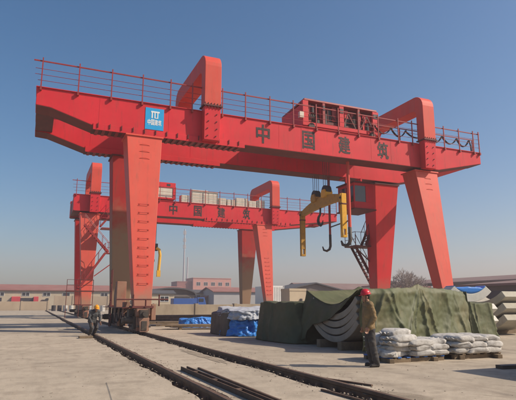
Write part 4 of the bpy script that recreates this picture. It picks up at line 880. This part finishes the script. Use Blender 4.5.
    for q, (kr, dz) in enumerate(((1.0, .0), (1.0, -.012), (1.16, -.022), (1.17, -.014))):
        for i in range(n):
            a = 2 * pi * i / n; fr = .030 * max(0, sin(a)) ** 2 if q >= 2 else 0
            br.append(H(.100 * kr * cos(a), -.008 + (.122 * kr + fr) * sin(a), .062 + dz))
    hel.add(br, [(j * n + i, j * n + (i + 1) % n, (j + 1) * n + (i + 1) % n, (j + 1) * n + i) for j in range(3) for i in range(n)])
    lobj('helmet', hel, hm, root)
    lobj('chin_strap', MB().tube([H(-.082, .02, .04), H(-.075, .03, -.05), H(-.03, .045, -.115), H(.03, .045, -.115), H(.075, .03, -.05), H(.082, .02, .04)], .004, 6), BLACK, root)
    return root
person((7.36, 10.40), (-.93, .33), 'person in a red helmet, tan jacket and grey trousers standing before the sacks', JACKET, TROUSER, REDH, dict(
    hip=(0, -.02, .93), chest=(0, -.03, 1.28), neck=(0, -.03, 1.46), head=(0, -.07, 1.60), look=(.05, -1, -.14),
    armL=((-.185, -.02, 1.40), (-.235, .05, 1.13), (-.215, -.07, .90)), armR=((.185, -.02, 1.40), (.235, .05, 1.13), (.215, -.08, .90)),
    legL=((-.09, -.01, .86), (-.10, -.02, .48), (-.105, .06, .09)), legR=((.09, 0, .86), (.10, .02, .48), (.10, .10, .09))))
person((2.62, 24.6), (.35, -.94), 'stooping person in a yellow helmet and dark clothes by the left rail', DARKJ, TROUSER, YELH, dict(
    hip=(0, .10, .70), chest=(0, -.04, .98), neck=(0, -.14, 1.10), head=(0, -.22, 1.20), look=(.15, -1, -.45),
    armL=((-.18, -.08, 1.06), (-.26, -.10, .80), (-.20, -.24, .60)), armR=((.18, -.08, 1.06), (.26, -.10, .80), (.20, -.26, .62)),
    legL=((-.10, .06, .64), (-.13, -.16, .38), (-.12, .05, .09)), legR=((.10, .06, .64), (.13, -.10, .38), (.12, .14, .09))))
obj('timber_mat', B(1.95, 2.5, 23.2, 23.7, 0, .09), WOOD, bevel=.01, label='dark flat timber on the ground in front of the yellow helmeted person', cat='timber')

# unseen crate added outside the frame on the right to cast the wedge shadow
cr = empty('shadow_crate', (11.3, 7.15, 0), 'unseen slatted crate added to cast the shadow wedge right of the sack piles', 'crate')
for k in range(6):
    z = .12 + .23 * k
    obj('slat', B(10.12, 10.15, 6.2, 8.1, z, z + .21), WOOD, cr); obj('slat', B(10.15, 12.5, 8.1, 8.13, z, z + .21), WOOD, cr)
    obj('slat', B(10.15, 12.5, 6.17, 6.2, z, z + .21), WOOD, cr); obj('slat', B(12.5, 12.53, 6.2, 8.1, z, z + .21), WOOD, cr)
obj('crate_core', B(10.16, 12.49, 6.21, 8.09, .1, 1.46), WOOD, cr); obj('crate_lid', B(10.1, 12.55, 6.15, 8.15, 1.47, 1.5), WOOD, cr)
for x in (10.4, 12.2): obj('skid', B(x - .07, x + .07, 6.2, 8.1, 0, .1), WOOD, cr)
obj('flat_timber', MB().bar((9.75, 8.93, .04), (11.0, 8.75, .04), .22, .08), GREASE, label='dark flat timber lying in the wedge of shadow at the right edge', cat='timber')
# ---------------------------------------------------------------- piles, walls and clutter in the middle distance
BARG = 'long steel bars and planks piled before the low wall'
rb = random.Random(5)
def pile(cx, cy, n, ln, rot, cols, m, lab, wd=.12, hh=.10):
    k = 0
    for i in range(n):
        lay_ = i // cols; off = (i % cols - cols / 2) * (wd + .05) + rb.uniform(-.05, .05); a = rot + rb.uniform(-.05, .05); L_ = ln * rb.uniform(.8, 1.1); sh = rb.uniform(-.6, .6)
        d = Vector((cos(a), sin(a), 0)); nn = Vector((-sin(a), cos(a), 0)); c = Vector((cx, cy, .16 + lay_ * (hh + .012))) + nn * off + d * sh
        bar_thing(c - d * L_ / 2, c + d * L_ / 2, wd, hh, m, lab, 'steel bar' if m is not WOOD else 'plank', BARG, 'steel_bar' if m is not WOOD else 'plank')
    for q in (-.3, .3):
        d = Vector((cos(rot), sin(rot), 0)); c = Vector((cx, cy, .05)) + d * ln * q; nn = Vector((-sin(rot), cos(rot), 0)) * (cols * (wd + .05) / 2 + .15)
        obj('sleeper', MB().bar(c - nn, c + nn, .14, .1), WOOD, label='short sleeper lying under the pile of bars before the low wall', cat='sleeper', group='sleepers under the bar piles')
pile(11.2, 40.0, 26, 9.5, -.05, 9, RUST, 'long rusty steel bar in the pile before the low concrete wall', .16, .14)
pile(10.4, 34.0, 14, 7.5, -.10, 7, WOOD, 'weathered plank in the pile right of the near crane foot', .2, .07)
pile(9.2, 29.0, 10, 4.6, -.22, 5, WOOD, 'weathered plank in the loose heap in front of the small blue tarpaulin', .18, .06)
pile(13.0, 37.0, 12, 7.0, .03, 6, RUST, 'long rusty steel bar in the rear heap behind the small blue tarpaulin', .15, .14)
def wall_thing(name, x0, x1, y0, y1, h, m, label, panel=None, cap=True):
    e = empty(name, ((x0 + x1) / 2, y0, 0), label, 'wall')
    n = max(1, round((x1 - x0) / (panel or 4)))
    for i in range(n):
        a, b_ = x0 + (x1 - x0) * i / n, x0 + (x1 - x0) * (i + 1) / n
        obj('wall_panel', B(a + .012, b_ - .012, y0, y1, -.14, h * (1 + .02 * sin(i * 2.7))), m, e, bevel=.015)
    if panel:
        p0 = None
        for i in range(n + 1):
            x = x0 + (x1 - x0) * i / n
            if p0 is None: p0 = obj('pier', B(x - .16, x + .16, y0 - .08, y1 + .05, -.14, h + .08), m, e)
            else: twin(p0, (x, (y0 - .08 + y1 + .05) / 2, -.14), e)
    return e
wall_thing('low_concrete_wall', 6.9, 40, 50.5, 51.0, 1.32, CONC, 'long low concrete wall behind the bar piles and blue tarpaulin', 4)
PLAS = mat('tan_plaster', (0.42, 0.33, 0.235), 0.9, 0.1, .3, ((0.32, 0.23, 0.16), 0.5, .4), streak=(1, 1, .3))
wall_thing('low_boundary_wall', -70, 3.2, 113.5, 113.9, 1.75, PLAS, 'low tan boundary wall in front of the long red roofed shed', 5)
DRUM = mat('pale_drum_paint', (0.5, 0.49, 0.46), 0.6, 0.15, 3, ((0.28, 0.25, 0.2), 0.5, 3)); REDD = mat('red_drum_paint', (0.5, 0.04, 0.03), 0.5, 0.1, 3)
for i in range(9):
    x = 3.9 + .95 * i; y = 104 - 1.2 * i + rb.uniform(-.4, .4); c = REDD if i == 4 else (DRUM if i not in (0, 1) else DARK)
    d_ = obj('drum', MB().tube([(x, y, -.0), (x, y, 1.02)], .38, 18).tube([(x, y, .33), (x, y, .37)], .40, 18).tube([(x, y, .67), (x, y, .71)], .40, 18), c,
        label=('dark drum at the rail end, leftmost of the row', 'dark drum at the rail end, second in the row', 'pale drum at the rail end next to the dark pair', 'pale drum at the rail end just left of the red one', 'red drum in the row at the rail end', 'pale drum at the rail end just right of the red one', 'pale drum at the rail end, second right of the red one', 'pale drum at the rail end, last but one on the right', 'pale drum at the rail end, rightmost of the row')[i], cat='drum', group='drums at the end of the rails')

# ---------------------------------------------------------------- far buildings
ROOFR = mat('dusty_red_roof', (0.27, 0.115, 0.095), 0.85, 0.15, .3, ((0.30, 0.19, 0.155), 0.6, .4)); ROOFB = mat('brown_grey_roof', (0.20, 0.125, 0.11), 0.85, 0.15, .3, ((0.24, 0.185, 0.165), 0.6, .4)); ROOFD = mat('dark_grey_roof', (0.075, 0.075, 0.08), 0.8, 0.15, .3)
CREAMW = mat('cream_wall', (0.50, 0.42, 0.30), 0.9, 0.08, .4, ((0.4, 0.31, 0.22), 0.4, .5)); PINK = mat('pink_wall', (0.55, 0.27, 0.215), 0.9, 0.06, .3)
PINKD = mat('dark_pink_wall', (0.30, 0.13, 0.11), 0.9, 0.06, .3); GREYW = mat('grey_white_wall', (0.42, 0.41, 0.40), 0.9, 0.06, .3); SHEDW = mat('dark_shed_wall', (0.135, 0.115, 0.10), 0.85, 0.15, .5)
BLUER = mat('bright_blue_roof', (0.05, 0.35, 0.60), 0.6, 0.06, .3); WHITEW = mat('white_wall', (0.66, 0.65, 0.62), 0.85, 0.06, .4); BROWNW = mat('brown_container_paint', (0.16, 0.12, 0.095), 0.8, 0.1, 1)
def building(name, label, x0, x1, y0, y1, h, wm, rm, rise=1.2, over=.4, wins=(), doors=(), gable='x', cat='building', roof='gable'):
    e = empty(name, ((x0 + x1) / 2, (y0 + y1) / 2, -.14), label, cat)
    wl = obj('wall', B(x0, x1, y0, y1, -.14, h), wm, e)
    if roof == 'gable' and gable == 'x':       # ridge along X
        ym = (y0 + y1) / 2; obj('roof', MB().prism_x([(y0 - over, h - .12), (ym, h + rise), (y1 + over, h - .12), (y1 + over, h + .1), (ym, h + rise + .22), (y0 - over, h + .1)], x0 - over, x1 + over), rm, e)
        obj('gable_wall', MB().prism_x([(y0, h), (y1, h), (ym, h + rise - .1)], x0 + .02, x1 - .02), wm, e)
    elif roof == 'gable':
        xm = (x0 + x1) / 2; obj('roof', MB().prism_y([(x0 - over, h - .12), (xm, h + rise), (x1 + over, h - .12), (x1 + over, h + .1), (xm, h + rise + .22), (x0 - over, h + .1)], y0 - over, y1 + over), rm, e)
        obj('gable_wall', MB().prism_y([(x0, h), (x1, h), (xm, h + rise - .1)], y0 + .02, y1 - .02), wm, e)
    elif roof == 'arch':
        n = 14; xm = (x0 + x1) / 2; hw = (x1 - x0) / 2 + over; o = [(xm - hw * cos(pi * i / n), h + rise * sin(pi * i / n)) for i in range(n + 1)]
        obj('roof', MB().prism_y(o + [(xm + (hw - .3) * cos(pi * i / n), h - .05 + (rise - .25) * sin(pi * i / n)) for i in range(n + 1)], y0 - over, y1 + over), rm, e)
        obj('gable_wall', MB().prism_y([(xm - (hw - .5) * cos(pi * i / n), h + (rise - .3) * sin(pi * i / n)) for i in range(n + 1)], y0 + .5, y0 + .7), wm, e)
    else:
        obj('roof', B(x0 - over, x1 + over, y0 - over, y1 + over, h, h + .3), rm, e)
    for (a, b_, c, d, *side) in wins:
        if side:                               # on the -X wall: a..b along Y
            wd = obj('window', MB().box(x0 - .06, x0 - .004, a, b_, c, c + .1).box(x0 - .06, x0 - .004, a, b_, d - .1, d).box(x0 - .06, x0 - .004, a, a + .1, c + .1, d - .1).box(x0 - .06, x0 - .004, b_ - .1, b_, c + .1, d - .1), WHITEW, e)
            obj('pane', B(x0 - .03, x0 - .005, a + .1, b_ - .1, c + .1, d - .1), GLASS, wd)
        else:
            fr = .08; wd = obj('window', MB().box(a, b_, y0 - .07, y0 - .004, c, c + fr).box(a, b_, y0 - .07, y0 - .004, d - fr, d).box(a, a + fr, y0 - .07, y0 - .004, c + fr, d - fr).box(b_ - fr, b_, y0 - .07, y0 - .004, c + fr, d - fr).box((a + b_) / 2 - .04, (a + b_) / 2 + .04, y0 - .07, y0 - .004, c + fr, d - fr), WHITEW, e)
            obj('pane', B(a + fr, (a + b_) / 2 - .042, y0 - .035, y0 - .005, c + fr, d - fr), GLASS, wd); obj('pane', B((a + b_) / 2 + .042, b_ - fr, y0 - .035, y0 - .005, c + fr, d - fr), GLASS, wd)
    for (a, b_, c, d, m) in doors: obj('door', B(a, b_, y0 - .12, y0 - .004, c, d), m, e)
    return e
REDAW = mat('red_awning', (0.45, 0.04, 0.05), 0.7, 0.1, 1)
sh = building('long_shed', 'long cream shed with a dusty red roof and small windows on the left', -75, 42, 150, 166, 4.75, CREAMW, ROOFR, 1.5, .5,
         wins=[(x, x + 1.9, 3.2, 4.2) for x in (-53, -47.5, -42, -36.5, -31, -25.5, -20, -14.3, -8.4, -2.4, 2.7, 7.6, 12.5, 17.5, 22.5, 27.5, 32.5)], doors=[(-2.6, .5, 1.2, 2.75, DARK), (-8.3, -7.0, 1.9, 2.8, DARK)])
for a, b_ in ((-4.7, -2.65), (.55, 1.7)): obj('awning', MB().hexa([(a, 149.0, 1.8), (b_, 149.0, 1.8), (b_, 149.99, 1.8), (a, 149.99, 1.8)], [(a, 149.2, 2.9), (b_, 149.2, 2.9), (b_, 149.99, 3.1), (a, 149.99, 3.1)]), REDAW, sh)
obj('signboard', MB().box(2.5, 4.2, 149.8, 149.95, 2.1, 2.3).box(3.6, 4.2, 149.8, 149.95, 2.3, 2.7), DARK, sh)
wall_thing('low_boundary_wall', 4.8, 24, 125, 125.4, 3.0, PLAS, 'taller tan wall section behind the far crane legs', 4)
# open arch-roofed shed, white house and blue truck
building('arched_shed', 'arched dark roofed open shed behind the low wall right of the near crane leg', 23.5, 33.0, 112, 126, 3.2, SHEDW, ROOFD, 1.6, .5, roof='arch', doors=[(24.5, 32.0, 0, 2.8, DARK)])
building('small_house', 'small cream house with one window under the arched shed roof', 20.5, 26.5, 104, 108, 3.3, CREAMW, ROOFD, .5, .3, wins=[(23.6, 25.4, 1.7, 2.8)])
building('small_house', 'small beige house with a dark window in front of the pink building', 41.5, 47.5, 150, 156, 4.4, CREAMW, ROOFD, .8, .4, wins=[(43.6, 46.2, 2.6, 3.8)])
building('arched_shed', 'low arched reddish shed in front of the pink building', 45.5, 53.0, 145, 158, 2.2, SHEDW, ROOFR, 1.7, .3, roof='arch')
truck = empty('truck', (27.5, 98, 0), 'blue truck parked before the arched shed', 'truck')
TRB = mat('blue_truck_paint', (0.03, 0.09, 0.30), 0.4, 0.1, 1)
obj('cargo_bed', B(24.6, 29.2, 97, 99.3, .9, 2.3), TRB, truck, bevel=.05); obj('cab', MB().hexa([(29.3, 97, .7), (31.2, 97, .7), (31.2, 99.3, .7), (29.3, 99.3, .7)], [(29.3, 97.1, 2.5), (30.7, 97.1, 2.5), (30.7, 99.2, 2.5), (29.3, 99.2, 2.5)]), TRB, truck, bevel=.05)
obj('side_window', B(29.6, 30.5, 96.99, 97.04, 1.7, 2.3), GLASS, truck)
for x in (25.4, 26.6, 30.3): obj('wheel', MB().tube([(x, 96.95, .5), (x, 97.3, .5)], .5, 16), BLACK, truck)
# pink three-storey building with masts
pk = building('pink_building', 'pink flat roofed block with two rows of windows in the centre distance', 76.5, 97.5, 262, 276, 14.1, PINK, PINK, .3, .2, roof='flat',
    wins=[(78.3 + 4.0 * i, 80.5 + 4.0 * i, z, z + 1.9) for i in range(5) for z in (6.3, 10.3)])
building('dark_pink_block', 'darker pink block adjoining the pink building on its left', 68.5, 76.3, 264, 276, 12.2, PINKD, PINKD, .3, .1, roof='flat')  # darker copy of the pink wall colour
building('blue_roof_house', 'low house with a bright blue roof right of the pink building', 98.5, 107, 275, 283, 8.2, GREYW, BLUER, 1.2, .3)
building('grey_building', 'grey white two storey building behind the far crane right legs', 73, 92, 202, 214, 7.4, GREYW, GREYW, .3, .2, roof='flat', wins=[(74.5 + 3.6 * i, 76.3 + 3.6 * i, 4.2, 5.8) for i in range(5)])
building('dark_house', 'low dark shed left of the grey building', 62, 72.5, 190, 200, 4.2, SHEDW, ROOFD, 1, .3)
STEEL = mat('galvanised_steel', (0.45, 0.45, 0.46), 0.5, 0.1, 1, metal=.3)
def mast(x, y, h, label, heads):
    m_ = empty('mast', (x, y, -.14), label, 'mast')
    obj('pole', MB().tube([(x, y, -.14), (x, y, h)], [.55, .32], 12), STEEL, m_)
    for z in heads: obj('antenna', MB().box(x - .75, x - .4, y - .25, y + .25, z, z + 2).box(x - .4, x + .4, y - .06, y + .06, z + .8, z + 1.0).box(x + .4, x + .75, y - .25, y + .25, z, z + 2), STEEL, m_)
mast(73.0, 268, 40.5, 'tall thin mast with antennas beside the pink building', (37.5, 33.5, 30))
mast(76.9, 275, 26.0, 'shorter thin mast next to the tall one by the pink building', ())
# box truck, containers and sheds between the cranes
cb = empty('shipping_container', (38, 80, 0), 'white corrugated container right of the far crane leg', 'container')
obj('container_body', B(36.6, 39.4, 80, 86, .0, 4.3), WHITEW, cb, bevel=.05)
for i in range(9): obj('corrugation', B(36.75 + .3 * i, 36.88 + .3 * i, 79.95, 79.995, .3, 4.1), WHITEW, cb)
obj('corner_frame', MB().box(36.55, 36.7, 79.93, 80.1, 0, 4.32).box(39.3, 39.45, 79.93, 80.1, 0, 4.32), GREYW, cb)
cb = empty('shipping_container', (41, 82, 0), 'brown container between the white one and the tan hut', 'container')
obj('container_body', B(39.7, 42.6, 82, 88, 0, 3.6), BROWNW, cb, bevel=.05)
for i in range(9): obj('corrugation', B(39.85 + .3 * i, 39.98 + .3 * i, 81.95, 81.995, .3, 3.4), BROWNW, cb)
building('tan_hut', 'small flat tan hut with a dark doorway behind the low dark tarpaulin', 30.6, 33.0, 60.5, 63, 3.0, CREAMW, CREAMW, .3, .05, roof='flat', doors=[(32.1, 32.4, 1.2, 2.0, DARK)])
building('dark_roof_shed', 'low wide shed with a dark pitched roof behind the half uncovered stack', 44.5, 60.0, 92, 102, 3.6, SHEDW, ROOFD, 1.7, .6, gable='y')
building('red_roof_shed', 'reddish roofed shed rising behind the dark roof', 66, 92, 122, 134, 5.0, SHEDW, ROOFB, 1.7, .6)
building('red_roof_shed', 'far low red roofed shed left of the white container', 47, 80, 140, 152, 4.6, GREYW, ROOFR, 1.2, .5)
building('long_shed', 'very long red roofed shed along the right distance', 72.5, 92, 50, 104, 5.2, SHEDW, ROOFB, 1.2, .6, gable='y', wins=[(56 + 5 * i, 57.8 + 5 * i, 3.2, 4.4, 1) for i in range(9)])
rsd = building('dark_shed', 'nearer dark shed with a pink edged roof at the right', 42.6, 60, 21, 42.5, 3.25, SHEDW, ROOFB, .6, .45, gable='y')
obj('shed_door', B(42.5, 42.59, 31, 39.5, -.1, 2.65), ROOFD, rsd); obj('shed_post', B(42.42, 42.59, 39.6, 39.9, -.1, 3.1), BROWNW, rsd)
wb = building('office_row', 'white low office row with small windows by the bare tree', 57.5, 69.3, 78, 83, 4.3, WHITEW, ROOFR, .3, .1, roof='flat', wins=[(58.2 + 1.9 * i, 59.4 + 1.9 * i, 2.8, 3.8) for i in range(6)])
building('blue_cabin', 'blue site cabin at the end of the white office row', 69.6, 71.4, 78, 81, 4.3, BLUER, GREYW, .3, .1, roof='flat')
building('far_shed', 'distant pale shed with a reddish roof behind the bare tree', 84, 112, 112, 122, 4.8, GREYW, ROOFR, 1.4, .5)
# ---------------------------------------------------------------- bare trees
BARK = mat('grey_bark', (0.25, 0.205, 0.18), 0.9, 0.2, 2)
def bare_tree(x, y, h, seed, label):
    r_ = random.Random(seed); e = empty('bare_tree', (x, y, -.14), label, 'tree', 'bare trees in the distance')
    tr = MB(); cr = MB()
    def grow(p, d, ln, r, lev):
        q = p + d * ln; m_ = p.lerp(q, .5) + Vector((r_.uniform(-.06, .06), r_.uniform(-.06, .06), 0)) * ln
        (tr if lev < 2 else cr).tube([p, m_, q], [r, r * .85, r * .66], 5 if lev < 2 else 3, caps=False)
        if lev >= 5: return
        n = 4 if lev == 0 else r_.choice((3, 3, 4))
        for i in range(n):
            a = 2 * pi * (i + r_.random()) / n; sp = r_.uniform(.35, .75); o = d.orthogonal().normalized(); o = Matrix.Rotation(a, 3, d) @ o
            dd = (d * cos(sp) + o * sin(sp) + Vector((0, 0, .18))).normalized()
            grow(p.lerp(q, r_.uniform(.7, 1)), dd, ln * r_.uniform(.58, .8), max(r * .6, .03), lev + 1)
    grow(Vector((x, y, -.14)), Vector((r_.uniform(-.05, .05), 0, 1)).normalized(), h * .28, h * .022, 0)
    obj('trunk', tr, BARK, e); obj('crown', cr, BARK, e)
bare_tree(61.6, 75.5, 10.6, 2, 'bare leafless tree standing by the white office row')
bare_tree(64.3, 76, 8.6, 5, 'smaller bare tree right beside the larger leafless one')
bare_tree(59.6, 75.5, 8.2, 8, 'slender bare tree left of the larger leafless one')
# a thin pole and wires in the far yard
# ---------------------------------------------------------------- haze over the yard
HZ = bpy.data.materials.new('haze_air'); HZ.use_nodes = True; t_ = HZ.node_tree; t_.nodes.clear()
pv = t_.nodes.new('ShaderNodeVolumePrincipled'); pv.inputs['Color'].default_value = (0.97, 0.83, 0.87, 1); pv.inputs['Density'].default_value = 0.0013; pv.inputs['Anisotropy'].default_value = 0.2
ou = t_.nodes.new('ShaderNodeOutputMaterial'); t_.links.new(pv.outputs[0], ou.inputs['Volume'])
hz = obj('haze', B(-400, 500, -60, 600, -1.2, 45), HZ, kind='stuff')
